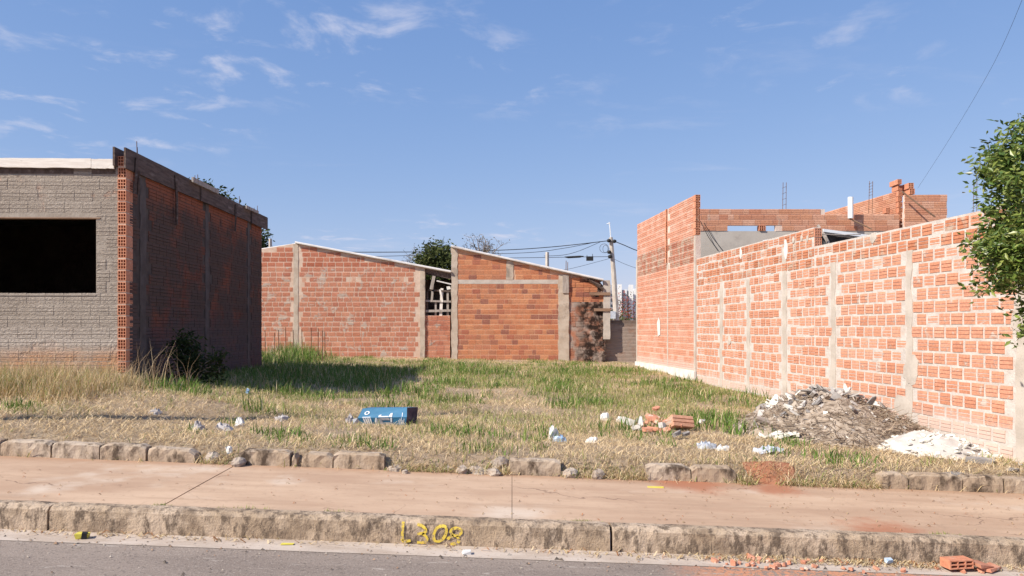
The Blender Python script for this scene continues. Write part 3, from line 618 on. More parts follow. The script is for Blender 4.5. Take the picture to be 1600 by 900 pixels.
YR = 21.5
X_ = lambda px, d=YR: (px-CX)/F*d
Z_ = lambda py, d=YR: CH+(CY-py)/F*d
def wmat(x, y, z, rot=0.0): return WM[nb.name].inverted() @ Matrix.Translation((x, y, z)) @ Matrix.Rotation(rot, 4, 'Z')
inv = WM[nb.name].inverted(); irot = -thR
# rear wall facing the street: grey beam, four courses with two open slots
mb = MB(); mb.box(X_(1060), X_(1410), YR+0.02, YR+0.16, 0.4, Z_(361)); mb.build('ring_beam', M['slab_grey'], nb, world=True)
zt = Z_(326.5); pr = 0.153
mb = MB(); x0, x1 = X_(1092), X_(1405); zlo = Z_(361)
s1, s2, s3, s4 = X_(1133.5), X_(1184), X_(1197), X_(1212)
mb.box(x0, X_(1289), YR+0.012, YR+0.115, zt-pr, zt-0.006); mb.box(x0, x1, YR+0.012, YR+0.115, zt-3*pr, zt-pr)
for a, b in ((x0, s1), (s2+0.16, s3-0.0), (s4, x1)):
    if b > a: mb.box(a, b, YR+0.012, YR+0.115, zlo, zt-3*pr)
rw = mb.build('rear_wall', M['mortar_wing'], nb, world=True)
pl_ = lambda u, z, j: tuple(inv @ Vector((u, YR+j, z)))
def rkeep(u, z, l):
    if z > zt-pr and u > X_(1289): return False
    if z < zt-3*pr and (s1-0.05 < u < s4+0.02): return False
    return True
cs.wall(rw, 'brick_new', irot, pl_, x0, x1, zt, zlo+0.02, 0.34, pr, 0.33, 0.146, keep=rkeep, vary=0.25)
link('hollow_brick', HOLLOW, nb, wmat(X_(1191), YR-0.02, zt-3.5*pr) @ Matrix.Diagonal((1.5,1,1,1)))
# side wall running back, its open end and the loose top bricks
d0 = 21.72; xe = X_(1403, d0); ztg = Z_(298, d0)
def pg(u, z, j): return tuple(inv @ Vector((xe-0.1*u+j, d0+u, z)))
mb = MB(); mb.add([(xe+.012,d0+.1,4.0),(xe+.11,d0+.1,4.0),(xe-.40,d0+4.1,4.0),(xe-.30,d0+4.1,4.0),(xe+.012,d0+.1,ztg),(xe+.11,d0+.1,ztg),(xe-.40,d0+4.1,ztg),(xe-.30,d0+4.1,ztg)],
      [(0,2,6,4),(1,5,7,3),(4,6,7,5),(0,4,5,1),(2,3,7,6)]); gw = mb.build('gable_wall', M['mortar_wing'], nb, world=True)
cs.wall(gw, 'brick_new', irot-math.pi/2+thR, pg, 0.1, 4.1, ztg, 4.1, 0.34, 0.157, 0.33, 0.146)
for k in range(8): link('hollow_brick', HOLLOW, nb, wmat(xe+0.06+R.uniform(-.008,.008), d0-0.02, ztg-0.157*(k+0.5)))
def loose(x, y, z, L=0.24): link('hollow_brick', HOLLOW, nb, wmat(x, y, z) @ Matrix.Diagonal((1,L/0.11,1,1)))
loose(xe+0.06, d0-0.0, ztg+0.085, 0.2); loose(xe+0.02, d0-0.06, ztg+0.245, 0.26); loose(xe-0.30, d0-0.05, Z_(329, d0), 0.12)
# short wall right of it
xa, xb = X_(1414), X_(1480); zs = Z_(304)
mb = MB(); mb.box(xa, xb, YR+0.012, YR+0.115, 4.0, zs-0.006); sh = mb.build('short_wall', M['mortar_wing'], nb, world=True)
cs.wall(sh, 'brick_new', irot, pl_, xa, xb, zs, 4.1, 0.34, 0.19, 0.33, 0.180)
for k, dx in ((0, 0.0), (1, -0.03)): link('hollow_brick', HOLLOW, nb, wmat(xa+0.20+dx, YR-0.01, zs+0.09+k*0.16) @ Matrix.Diagonal((1.25,2.2,1.1,1)))
mb = MB(); p = P(1329, 333, 21.3); mb.tube([(p.x, 21.3, 4.6), (p.x, 21.3, 4.95), (p.x, 21.3, Z_(308, 21.3))], 0.072, 12); mb.build('pipe', M['pipe_white'], nb, world=True, shade=False)
for (px, y0_, y1_) in ((1225, 285, 330), (1360, 283, 306), (1523, 280, 326)):
    mb = MB(); a = P(px, y1_, 21.7); b = P(px, y0_, 21.7)
    for dx in (-0.05, 0.05): mb.tube([(a.x+dx, 21.7, a.z-0.5), (b.x+dx*0.9+0.02, 21.7, b.z)], 0.008, 4)
    for q in range(5): zq = a.z+(b.z-a.z)*q/5; mb.tube([(a.x-0.05, 21.69, zq), (a.x+0.055, 21.69, zq+0.04)], 0.005, 4)
    mb.build('rebar', M['rebar'], nb, world=True)
mb = MB(); mb.tube([P(1409, 299, 21.3), P(1436, 320, 21.2), P(1461, 339, 21.2)], 0.025, 5); mb.build('brace', M['wood_brown'], nb, world=True)
mb = MB(); mb.tube([P(1326, 341, 21.3), P(1362, 358, 21.2)], 0.022, 5); mb.build('brace', M['wood_brown'], nb, world=True)
for a, b in (((1094, 345), (1122, 392)), ((1100, 348), (1130, 392))):
    mb = MB(); mb.tube([P(*a, 21.4), P((a[0]+b[0])/2-1, (a[1]+b[1])/2+2, 21.4), P(*b, 21.4)], 0.009, 4); mb.build('wire', M['cable'], nb, world=True)
cs.finish(380)
mb = MB(); mb.box(X_(1480)-0.1, X_(1480)+0.0, YR+0.14, YR+5, 3.0, zs-0.05); mb.box(4.3, 12.2, 26.5, 26.62, 0.3, 3.9); mb.build('far_wall', M['mortar_wing'], nb, world=True)

# low roof seen through the gap in the wall top
lr = thing('lean_to_roof', 'small metal lean-to roof with dark tarpaulin below showing over the boundary wall', 'roof', (5.9, 13.6, 2.6))
mb = MB(); a, b = P(1287, 357.5, 13.2), P(1372, 369, 13.2)
for (o, t) in (((0, 0), 0.05),):
    mb.add([a, b, b+Vector((.1,2.6,.1)), a+Vector((-.2,2.6,.1)), a-Vector((0,0,t)), b-Vector((0,0,t)), b+Vector((.1,2.6,.1-t)), a+Vector((-.2,2.6,.1-t))], [(0,1,2,3),(7,6,5,4),(0,4,5,1),(1,5,6,2),(2,6,7,3),(3,7,4,0)])
mb.build('roof_sheet', M['metal_edge'], lr, world=True)
mb = MB(); n = 10
for i in range(n):
    t0, t1 = i/n, (i+1)/n; p, q = a.lerp(b, t0), a.lerp(b, t1)
    mb.add([(p.x, 13.45+0.03*math.sin(i*2), p.z-0.055), (q.x, 13.45+0.03*math.sin(i*2+2), q.z-0.055), (q.x, 13.5, 2.4), (p.x, 13.5, 2.4)], [(0,3,2,1)])
mb.add([(a.x, 13.45, a.z-.055), (a.x, 13.5, 2.4), (a.x-.2, 15.7, 2.4), (a.x-.2, 15.7, a.z+.03)], [(0,1,2,3)])
mb.build('tarpaulin', M['tarp'], lr, world=True)
mb = MB(); mb.tube([P(1283, 366, 13.1), P(1320, 367, 13.1), P(1345, 366, 13.1)], 0.008, 4); mb.tube([P(1278, 352, 13.3), P(1290, 371, 13.2), P(1296, 384, 13.2)], 0.03, 5); mb.build('support', M['wood_grey'], lr, world=True)

# ------------------------------------------------------------------ two brick sheds along the back of the lot
YB = 24.5; XB = lambda px: (px-CX)/F*YB; ZB = lambda py: CH+(CY-py)/F*YB
s1_ = thing('brick_shed', 'red brick shed with patchy grey mortar and a boarded opening, left at the back', 'shed', (XB(540), YB, 0.5))
o1 = Vector((XB(540), YB, 0.5)); L1 = lambda x, y, z: (x-o1.x, y-o1.y, z-o1.z)
def roofl(x):
    xr, zr = XB(463), ZB(380)
    return zr + (x-xr)*((ZB(418)-ZB(380))/(XB(664)-XB(463))) if x > xr else zr - (xr-x)*0.155
xl, xr_ = XB(330), XB(664)
mb = MB(); mb.prism([(xl,0.2),(xr_,0.2),(xr_,roofl(xr_)-.01),(XB(463),roofl(XB(463))-.01),(xl,roofl(xl)-.01)], YB+0.006, YB+0.13); wl1 = mb.build('front_wall', M['mortar_shed'], s1_, world=True)
cs = Courses(s1_); cl1 = [(XB(462.3),.17),(XB(660),.16)]
holes = [(XB(475),ZB(437.5)),(XB(552.5),ZB(437)),(XB(628),ZB(436.5))]
def k1(u, z, l):
    if any(abs(u-c) < w/2+l*0.3 for c, w in cl1): return False
    if any(abs(u-a) < l/2+0.05 and abs(z-b) < 0.08 for a, b in holes): return False
    return z+0.075 < roofl(u+l/2) and z+0.075 < roofl(u-l/2)
cs.wall(wl1, None, 0, lambda u, z, j: L1(u, YB+j, z), xl, xr_, 4.30, 0.35, 0.262, 0.159, 0.238, 0.136, keep=k1, vary=0.35, jit=0.002, mkf=lambda u, z: 'shed_top' if z > 3.45 else 'brick_shed')
for a, b in holes: link('hollow_brick', HOLLOW, s1_, Matrix.Translation(L1(a, YB+0.004, b)))
xo0, xo1 = XB(664), XB(703)
mb = MB(); mb.box(xo0, xo1, YB+0.06, YB+0.17, 0.2, ZB(493)); ap = mb.build('apron_wall', M['mortar_shed'], s1_, world=True)
cs.wall(ap, 'brick_shed', 0, lambda u, z, j: L1(u, YB+0.05+j, z), xo0, xo1, ZB(493), 0.35, 0.25, 0.159, 0.24, 0.146, vary=0.2)
for i, (c, w, z1) in enumerate([(XB(462.3),.15,ZB(381)),(XB(660),.15,ZB(419))]):
    mb = MB(); jag_column(mb, 'x', c, w, YB-0.006, YB+0.1, 0.2, z1, 80+i, 0.012); mb.build('column', M['concrete'], s1_, world=True)
def slope_roof(parent, x0, z0, x1, z1, mat, ya, yb, t=0.035, n=24):
    mb = MB(); d = Vector((x1-x0, 0, z1-z0)).normalized(); up = Vector((-d.z, 0, d.x)); vs = []; fs = []
    for i in range(n*4+1):
        y = ya+(yb-ya)*i/(n*4); h = 0.022*math.sin(i*math.pi/2)+0.0
        for (x, z) in ((x0, z0), (x1, z1)):
            for q in (h+t, h): vs.append(Vector((x, y, z)) + up*q)
    for i in range(n*4):
        b = i*4; fs += [(b, b+2, b+6, b+4), (b+1, b+5, b+7, b+3), (b, b+4, b+5, b+1), (b+2, b+3, b+7, b+6)]
    fs += [(0,1,3,2), (n*16, n*16+2, n*16+3, n*16+1)]
    mb.add(vs, fs); return mb.build('roof_sheet', mat, parent, world=True)
slope_roof(s1_, XB(463)-0.03, roofl(XB(463))+.0, XB(704), roofl(XB(704))-.0, M['roof_sheet'], YB-0.10, YB+4.0)
slope_roof(s1_, xl, roofl(xl)-.02, XB(463)-0.06, roofl(XB(463))-.03, M['roof_sheet'], YB+0.16, YB+4.0)
mb = MB(); mb.box(xl, xo1, YB+3.9, YB+4.0, 0.2, 3.1); mb.box(xl, xl+.12, YB+.131, YB+3.9, 0.2, 3.6); mb.box(xo0-0.15, xo1, YB+1.6, YB+1.7, 0.2, 3.2); mb.build('rear_wall', M['interior'], s1_, world=True)
mb = MB(); mb.add([(XB(664),YB+.04,roofl(XB(664))-.02),(XB(705),YB+.04,roofl(XB(705))-.03),(XB(705),YB+.04,roofl(XB(705))-.22),(XB(664),YB+.04,roofl(XB(664))-.16)], [(0,3,2,1)]); mb.build('eave_board', M['wood_dark'], s1_, world=True)
for i, (p0, p1, y, w, mt) in enumerate([((676,446),(674,470),.10,.07,'wood_grey'),((678,431),(673.5,452),.03,.10,'wood_grey'),((690,450),(688,494),.12,.09,'wood_white'),((687,452),(691,472),.08,.06,'wood_white'),((699,456),(699,494),.13,.07,'wood_grey'),
        ((680,470),(680,494),.14,.06,'wood_grey'),((667,455),(666.5,494),.15,.05,'wood_dark'),((664.5,486),(704,485),.07,.075,'wood_grey'),((664.5,470),(704,471),.09,.06,'wood_grey'),((668,453),(704,455),.10,.05,'wood_dark'),((682,438.5),(705,444),.05,.04,'roof_sheet'),((700,447),(701,452),.1,.12,'plaster')]):
    a, b = Vector((XB(p0[0]), YB+y, ZB(p0[1]))), Vector((XB(p1[0]), YB+y, ZB(p1[1]))); dd = (b-a).normalized(); sd = Vector((-dd.z, 0, dd.x))*w/2; th = Vector((0, 0.02, 0))
    mb = MB(); mb.add([a+sd, a-sd, b-sd, b+sd, a+sd+th, a-sd+th, b-sd+th, b+sd+th], [(0,1,2,3),(7,6,5,4),(0,4,5,1),(1,5,6,2),(2,6,7,3),(3,7,4,0)]); mb.build('plank', M[mt], s1_, world=True)
cs.finish()

s2_ = thing('brick_shed', 'bright orange brick shed with concrete corner posts, tie beam and one black-stained end', 'shed', (XB(820), YB, 0.5))
o2 = Vector((XB(820), YB, 0.5)); L2 = lambda x, y, z: (x-o2.x, y-o2.y, z-o2.z)
def roof2(x): return ZB(386.5) + (x-XB(707))*((ZB(438)-ZB(386.5))/(XB(940)-XB(707)))
xa, xm, xb = XB(706), XB(889), XB(945)
mb = MB(); mb.prism([(xa,0.2),(xm,0.2),(xm,roof2(xm)-.02),(xa,roof2(xa)-.02)], YB+0.006, YB+0.13); w2 = mb.build('front_wall', M['mortar_orange'], s2_, world=True)
mb = MB(); mb.prism([(xm,0.2),(xb,0.2),(xb,2.85),(XB(936),roof2(XB(936))-.03),(xm,roof2(xm)-.03)], YB+0.04, YB+0.15); w3 = mb.build('stained_wall', M['brick_stained'], s2_, world=True)
cs = Courses(s2_); zb0, zb1 = ZB(443.5), ZB(437)
def k2(u, z, l):
    if abs(u-XB(796.5)) < .10+l*.3 and z > zb1: return False
    if zb0-0.06 < z < zb1+0.06: return False
    return u-l/2 > XB(714) and u+l/2 < XB(874) and z+0.075 < roof2(u+l/2)
cs.wall(w2, 'brick_orange', 0, lambda u, z, j: L2(u, YB+j, z), XB(714.5), XB(873), zb1+0.159*6, zb1, 0.25, 0.159, 0.243, 0.150, keep=k2, vary=0.1)
cs.wall(w2, 'brick_orange', 0, lambda u, z, j: L2(u, YB+j, z), XB(714.5), XB(873), zb0-0.0, 0.35, 0.255, 0.162, 0.243, 0.145, keep=lambda u, z, l: True, vary=0.3, jit=0.002)
cs.wall(w3, None, 0, lambda u, z, j: L2(u, YB+0.03+j*2, z), xm, xb, roof2(xm)+0.02, 0.35, 0.25, 0.157, 0.243, 0.148, keep=lambda u, z, l: z+0.075 < roof2(u+l/2)-0.02 and not (u > XB(936) and z > 2.75), vary=0.2, jit=0.006,
        mkf=lambda u, z: 'brick_orange' if z > 2.45 else 'brick_stained')
for i, (px, w, za, zb_) in enumerate([(710,.2,0.2,ZB(387)+0.0),(796.5,.22,zb1,ZB(407)),(880.5,.34,0.2,ZB(429))]):
    mb = MB(); jag_column(mb, 'x', XB(px), w, YB-0.012, YB+0.12, za, zb_, 90+i, 0.015); mb.build('column', M['concrete'], s2_, world=True)
mb = MB(); mb.box(XB(714.8), XB(872), YB-0.004, YB+0.1, zb0, zb1); mb.build('tie_beam', M['concrete_pale'], s2_, world=True)
mb = MB(); mb.box(XB(879), XB(888.5), YB-0.045, YB-0.016, ZB(458), ZB(430)); mb.build('form_board', M['wood_grey'], s2_, world=True)
slope_roof(s2_, XB(705), roof2(XB(705))+.0, XB(942), roof2(XB(942)), M['roof_sheet'], YB-0.12, YB+4.0)
for i, (p0, p1) in enumerate([((920,437),(938,447)),((926,440),(943,452))]):
    mb = MB(); mb.tube([P(*p0, YB-0.02), P(*p1, YB-0.04)], 0.05, 4); mb.build('rafter', M['wood_dark'], s2_, world=True)
for i, (p0, p1) in enumerate([((921,457),(954,459)),((928,482.5),(954,484))]):
    a, b = P(*p0, YB-0.03), P(*p1, YB-0.03); mb = MB(); mb.box(a.x, b.x, YB-0.05, YB-0.02, b.z-0.045, b.z+0.045); mb.build('cross_board', M['wood_brown'], s2_, world=True)
mb = MB(); jag_column(mb, 'x', XB(948), .22, YB-0.015, YB+0.16, 1.2, ZB(438), 99, 0.01); mb.build('post', M['concrete_pale'], s2_, world=True)
mb = MB()
for q in range(26):                                      # rough squeezed-out mortar down the broken corner
    z = 0.5+q*0.055; mb.obox((XB(943.5)+R.uniform(-.05,.05), YB+0.02, z), (R.uniform(.03,.09), .045, R.uniform(.05,.09)), (R.uniform(-.2,.2), R.uniform(-.25,.25), 0), 0.2)
M['mortar_black'] = plain('mortar_black', (0.05,0.035,0.03), (0.12,0.085,0.07), 6, bumps=25, bd=0.02); mb.build('broken_edge', M['mortar_black'], s2_, world=True)
mb = MB(); mb.box(xa, xb, YB+3.9, YB+4, 0.2, 2.6); mb.box(xa, xa+.12, YB+.131, YB+3.9, 0.2, 3.9); mb.build('rear_wall', M['interior'], s2_, world=True)
cs.finish()

lowt = thing('low_wall', 'low grey cement-washed brick wall closing the back right corner of the lot', 'wall', (XB(970), YB+0.25, 0.5)); oL = Vector((XB(970), YB+0.25, 0.5))
mb = MB(); mb.box(XB(944), XB(1020), YB+0.26, YB+0.36, 0.2, ZB(501)); lwm = mb.build('mortar', M['mortar_front'], lowt, world=True)
cs = Courses(lowt); cs.wall(lwm, 'brick_grey', 0, lambda u, z, j: tuple(Vector((u, YB+0.25+j, z))-oL), XB(944), XB(1020), ZB(500), 0.3, 0.25, 0.11, 0.244, 0.104, jit=0.003); cs.finish()

# ------------------------------------------------------------------ painted lot number on the kerb
pn = thing('painted_number', 'yellow hand-painted lettering L308 on the street face of the kerb', 'lettering', (-0.5, KY, 0.05))
def stroke(pts, w=0.0195):
    q = [Vector(((560+x/8-CX)/F*5.412, 0, 0.012+0.148*(1-(y-285)/(605-285)) + S((560+x/8-CX)/F*5.412))) for x, y in pts]
    fine = []
    for i in range(len(q)-1):                          # Catmull-Rom smoothing
        p0, p1, p2, p3 = q[max(i-1,0)], q[i], q[i+1], q[min(i+2,len(q)-1)]
        for k in range(5):
            t = k/5; fine.append(0.5*((2*p1)+(p2-p0)*t+(2*p0-5*p1+4*p2-p3)*t*t+(3*p1-p0-3*p2+p3)*t**3))
    fine.append(q[-1]); vs = []; fs = []
    for i, p in enumerate(fine):
        t = (fine[min(i+1,len(fine)-1)]-fine[max(i-1,0)]); t.normalize(); sd = Vector((-t.z,0,t.x))*w/2*R.uniform(.85,1.12)
        for s_ in (sd, -sd):
            r_ = p+s_; zz_ = min(max(r_.z-S(r_.x), 0.006), 0.17); yy = KY-0.0045+max(0, zz_-0.13)*0.55; vs.append((r_.x, yy-0.001, zz_+S(r_.x)))
    fs = [(2*i, 2*i+1, 2*i+3, 2*i+2) for i in range(len(fine)-1)]
    return vs, fs
for glyph in ([[(560,290),(554,430),(548,572)],[(545,574),(600,578),(655,565)]],
              [[(735,320),(785,332),(835,375),(842,415),(812,447),(738,458)],[(800,452),(845,492),(860,540),(835,582),(790,592),(735,588)]],
              [[(1035,328),(985,358),(948,440),(944,520),(965,560),(1020,556),(1062,515),(1092,450),(1100,375),(1080,335),(1035,328)]],
              [[(1285,365),(1220,352),(1165,378),(1158,425),(1195,465),(1250,460),(1285,420),(1285,365)],[(1190,465),(1135,495),(1120,530)],[(1235,470),(1256,530),(1244,578)],[(1150,600),(1190,590),(1222,600)]]):
    mb = MB()
    for st in glyph: mb.add(*stroke(st))
    mb.build('painted_character', M['paint_yellow'], pn, world=True)

# ------------------------------------------------------------------ leaves, trees
def leaves(cs_, n_per, spread, size, cols, seed=0, droop=0.3, asp=0.38, up=0.0):
    """folded leaf blades scattered round clump centres: arrays of vertices, triangles, colours"""
    g = np.random.default_rng(seed); cs_ = np.asarray(cs_, float); k = len(cs_); n = k*n_per
    base = np.repeat(cs_, n_per, 0) + g.normal(0, 1, (n, 3))*np.asarray(spread)
    d = g.normal(0, 1, (n, 3)); d[:, 2] = d[:, 2]*0.6 - droop; d /= np.linalg.norm(d, axis=1)[:, None]
    s = np.cross(d, g.normal(0, 1, (n, 3))); s /= np.linalg.norm(s, axis=1)[:, None]; nn = np.cross(d, s)
    L = size*g.uniform(0.6, 1.25, n)[:, None]; Wd = L*asp*0.5
    tip = base+d*L; mid = base+d*L*0.45; a = mid+s*Wd-nn*Wd*0.35; b = mid-s*Wd-nn*Wd*0.35
    V = np.stack([base, a, tip, b], 1).reshape(-1, 3); i = np.arange(n)*4
    T = np.concatenate([np.stack([i, i+1, i+2], 1), np.stack([i, i+2, i+3], 1)])
    cols = np.asarray(cols); cc = cols[g.integers(0, len(cols), n)]*np.repeat(g.uniform(0.8, 1.2, k), n_per)[:, None]*g.uniform(0.75, 1.25, n)[:, None]
    return V, T, np.repeat(cc, 4, 0)
def ellip(n, c, r, seed, shell=0.55, cut=None):
    g = np.random.default_rng(seed); out = []
    while len(out) < n:
        p = g.uniform(-1, 1, 3); q = np.linalg.norm(p)
        if q > 1 or q < shell*g.uniform(0, 1): continue
        p = np.asarray(c)+p*np.asarray(r)*(0.85+0.3*g.random())
        out.append(p)
    return np.array(out)
def tree(name, label, base, trunk_r, crown_c, crown_r, nclump, nper, spread, size, cols, seed, group=None, limbs=10, leafm='leaf_far', shell=0.55, asp=0.38, clumps=None, droop=0.3):
    t = thing(name, label, 'tree', base, group=group); b = Vector(base); cc = Vector(crown_c)
    cl_ = ellip(nclump, crown_c, crown_r, seed, shell) if clumps is None else clumps
    mb = MB(); top = b.lerp(cc, 0.75); r = random.Random(seed)
    mb.tube([b-Vector((0,0,.1)), b.lerp(top,.35)+Vector((r.uniform(-.05,.05),r.uniform(-.05,.05),0)), b.lerp(top,.7), top], [trunk_r*1.25, trunk_r, trunk_r*.85, trunk_r*.5], 9)
    for i in range(limbs):
        e = Vector(cl_[r.randrange(len(cl_))]); s_ = b.lerp(top, r.uniform(.55,1)); mid = s_.lerp(e, .5)+Vector((r.uniform(-.1,.1),r.uniform(-.1,.1),r.uniform(0,.12)))*crown_r[0]
        mb.tube([s_, mid, e], [trunk_r*.45, trunk_r*.28, trunk_r*.08], 5)
    mb.build('trunk', M['bark'], t, world=True, shade=True)
    V, T, C = leaves(cl_, nper, spread, size, cols, seed, asp=asp, droop=droop)
    tag(link('crown', npmesh('crown', V-np.array(b), T, M[leafm], C), t), kind='stuff'); return t
# clipped street tree at the right edge
cl_ = ellip(400, (4.83, 6.55, 2.38), (0.68, 0.66, 0.96), 5, 0.66)
cl_ = np.array([c for c in cl_ if c[2] > 1.42]); cc0 = np.array((4.83, 6.55, 2.38)); dv = cl_-cc0
cl_ = cc0 + dv*(0.74+0.52*fbm(np.arctan2(dv[:,1], dv[:,0])*2.2+9, dv[:,2]*3.2, 61, 2))[:,None]
gs = np.random.default_rng(62); spr = []
for _ in range(60):
    e = gs.normal(0, 1, 3); e /= np.linalg.norm(e); e[2] = e[2]*.8+.15; b0 = cc0+e*np.array((.62,.6,.95))
    for q in range(4): spr.append(b0+e*np.array((.05,.05,.05))*q+np.array((0,0,.012*q)))
cl_ = np.concatenate([cl_, np.array([c for c in spr if c[2] > 1.4])])
tree('street_tree', 'dense glossy green street tree cut off by the right edge of the photo', (4.78, 6.5, float(S(4.78))+0.19), 0.06, (4.74, 6.55, 2.3), (0.70,0.68,1.0), 0, 52, (0.07,0.07,0.065), 0.068,
     [(0.075,0.13,0.022),(0.13,0.19,0.035),(0.05,0.09,0.017),(0.27,0.31,0.08),(0.19,0.24,0.05)], 5, leafm='leaf', clumps=cl_, limbs=26, asp=0.40, droop=0.15)
DG = [(0.045,0.065,0.022),(0.06,0.085,0.03),(0.03,0.045,0.016),(0.08,0.10,0.04)]
tree('tree', 'dark green tree rising behind the board-edged roof of the left house', (-12.6, 30, 0.4), 0.12, (-12.0, 30, 6.05), (1.15,1.0,1.05), 110, 60, (.2,.2,.18), 0.22, DG, 21, 'trees beyond the lot')
tree('tree', 'dark treetop peeping out beside the far corner of the left house', (-10.8, 32, 0.4), 0.1, (-10.75, 32, 4.8), (0.66,0.6,0.80), 70, 50, (.15,.15,.14), 0.2, DG, 22, 'trees beyond the lot')
tree('tree', 'round green tree behind the gap between the two brick sheds', (-3.1, 31.5, 0.4), 0.12, (-3.0, 31.5, 4.0), (1.0,0.8,0.95), 110, 60, (.17,.17,.16), 0.18, [(0.07,0.085,0.03),(0.10,0.12,0.04),(0.05,0.065,0.022),(0.13,0.14,0.05)], 23, 'trees beyond the lot')
def bare_tree(label, base, c, r, seed, n=26):
    t = thing('bare_tree', label, 'tree', base, group='trees beyond the lot'); b = Vector(base); cc = Vector(c); rr = random.Random(seed); mb = MB()
    mb.tube([b, b.lerp(cc, .5), cc-Vector((0,0,r[2]))], [.11,.09,.06], 7); mb.build('trunk', M['bark'], t, world=True); mb = MB(); tips = []
    for i in range(n):
        a = rr.uniform(0, 6.28); e = cc+Vector((math.cos(a)*r[0]*rr.uniform(.3,1), math.sin(a)*r[1]*rr.uniform(.3,1), rr.uniform(-.4,1)*r[2])); s_ = cc-Vector((0,0,r[2]*rr.uniform(.5,1)))
        m_ = s_.lerp(e,.55)+Vector((0,0,.12)); mb.tube([s_, m_, e], [.028,.016,.007], 4, False)
        for q in range(5):
            f = m_.lerp(e, rr.random()); e2 = f+Vector((rr.uniform(-.35,.35),rr.uniform(-.3,.3),rr.uniform(-.05,.4))); mb.tube([f, e2], [.010,.005], 3, False); tips += [tuple(f.lerp(e2, .7)), tuple(e2)]
    mb.build('branches', M['bark'], t, world=True)
    V, T, C = leaves(tips, 2, (.05,.05,.05), .09, [(0.13,0.11,0.09),(0.09,0.085,0.06),(0.2,0.17,0.15)], seed); tag(link('leaves', npmesh('leaves', V-np.array(b), T, M['leaf_far'], C), t), kind='stuff')
bare_tree('nearly leafless tree behind the ridge of the orange brick shed', (-1.3, 32.5, .4), (-1.25, 32.5, 4.6), (.95,.8,.75), 31)
bare_tree('thin bare twigs beside the round tree behind the sheds', (-4.0, 33.5, .4), (-3.75, 33.5, 4.35), (1.25,.8,.75), 32, 15)
# shrub in the shade of the left house
sp = ellip(34, (-4.95, 11.6, 1.15), (0.2, 0.22, 0.38), 41, 0.3); sp = np.concatenate([sp, ellip(20, (-4.62, 11.6, 0.98), (0.32,0.2,0.18), 42, .3)])
sh_ = thing('shrub', 'dark leafy shrub in the shade against the left house', 'shrub', (-4.8, 11.5, float(G(-4.8, 11.5))))
mb = MB()
for i in range(14): e = Vector(sp[i*4 % len(sp)]); mb.tube([(-4.8+R.uniform(-.05,.05), 11.5, float(G(-4.8,11.5))-.05), Vector((-4.8,11.5,.9)).lerp(e,.5), e], [.012,.009,.004], 4)
mb.build('stem', M['bark'], sh_, world=True)
V, T, C = leaves(sp, 26, (.07,.07,.07), .085, [(0.03,0.045,0.017),(0.045,0.06,0.02)], 43); tag(link('foliage', npmesh('foliage', V-np.array(sh_.location), T, M['leaf_far'], C), sh_), kind='stuff')

# ------------------------------------------------------------------ far things seen over the low wall
def bush(label, c, r, n, cols, seed, size=.2):
    z0 = 0.3; t = thing('bush', label, 'bush', (c[0], c[1], z0)); cl_ = ellip(n, c, r, seed, .4); mb = MB()
    for i in range(10): e = Vector(cl_[i*3 % n]); mb.tube([(c[0], c[1], z0), (c[0]*.5+e.x*.5, c[1], (z0+e.z)/2), e], [.04,.03,.01], 4)
    mb.build('stem', M['bark'], t, world=True); V, T, C = leaves(cl_, 26, (.3,.3,.25), size, cols, seed); tag(link('foliage', npmesh('foliage', V-np.array(t.location), T, M['leaf_far'], C), t), kind='stuff')
bush('red flowering bush seen over the low wall beside the utility pole', (8.2, 58, 2.6), (2.2,1.5,1.5), 60, [(0.34,0.075,0.06),(0.25,0.09,0.06),(0.15,0.10,0.05),(0.40,0.11,0.09),(0.09,0.085,0.035)], 51)
bush('low green bush below the red one behind the low wall', (7.2, 50, 1.8), (1.5,1.0,.62), 40, [(0.05,0.075,0.02),(0.08,0.11,0.03)], 52, .16)
bush('brownish bush left of the utility pole behind the shed post', (5.9, 60, 2.7), (.7,.8,1.5), 26, [(0.18,0.11,0.07),(0.10,0.09,0.04),(0.24,0.13,0.09)], 53)
M['tower_white'] = plain('tower_white', (0.66,0.67,0.68), (0.74,0.74,0.74), 0.05, bumps=1, bd=0.01); M['tower_grey'] = plain('tower_grey', (0.30,0.31,0.34), (0.36,0.37,0.40), 0.05, bumps=1, bd=0.01); M['window_dark'] = plain('window_dark', (0.05,0.06,0.08), (0.09,0.10,0.12), 0.3, rough=.3, bumps=2, bd=0.001, spec=.5)
def tower(label, pa, pb, ytop, d, mt, strips):
    x0, x1 = (pa-CX)/F*d, (pb-CX)/F*d; zt_ = CH+(CY-ytop)/F*d; t = thing('apartment_tower', label, 'tower', ((x0+x1)/2, d, -2), group='distant apartment towers'); mb = MB()
    mb.box(x0, x1, d, d+14, -2, zt_); mb.build('wall', M[mt], t, world=True)
    fl = int((zt_-2)/3.2); nwx = max(1, int((x1-x0)/4))
    for f_ in range(fl):
        for k in range(nwx):
            cx_ = x0+(k+.5)*(x1-x0)/nwx; z_ = 1.6+f_*3.2; mb = MB(); mb.box(cx_-.9, cx_+.9, d-.15, d+.1, z_, z_+1.5); mb.build('window', M['window_dark'], t, world=True)
    for (qa, qb, qt) in strips:
        mb = MB(); mb.box((qa-CX)/F*d, (qb-CX)/F*d, d-1.2, d-.2, -2, CH+(CY-qt)/F*d); mb.build('stair_tower', M['tower_white'], t, world=True)
    mb = MB(); mb.box(x0+2, x1-2, d+3, d+9, zt_, zt_+2.5); mb.build('roof_tank', M['tower_grey'], t, world=True)
tower('grey distant apartment tower with a white stair block just right of the utility pole', 964.5, 976, 453, 430, 'tower_grey', [(964.8, 971, 444.5)])
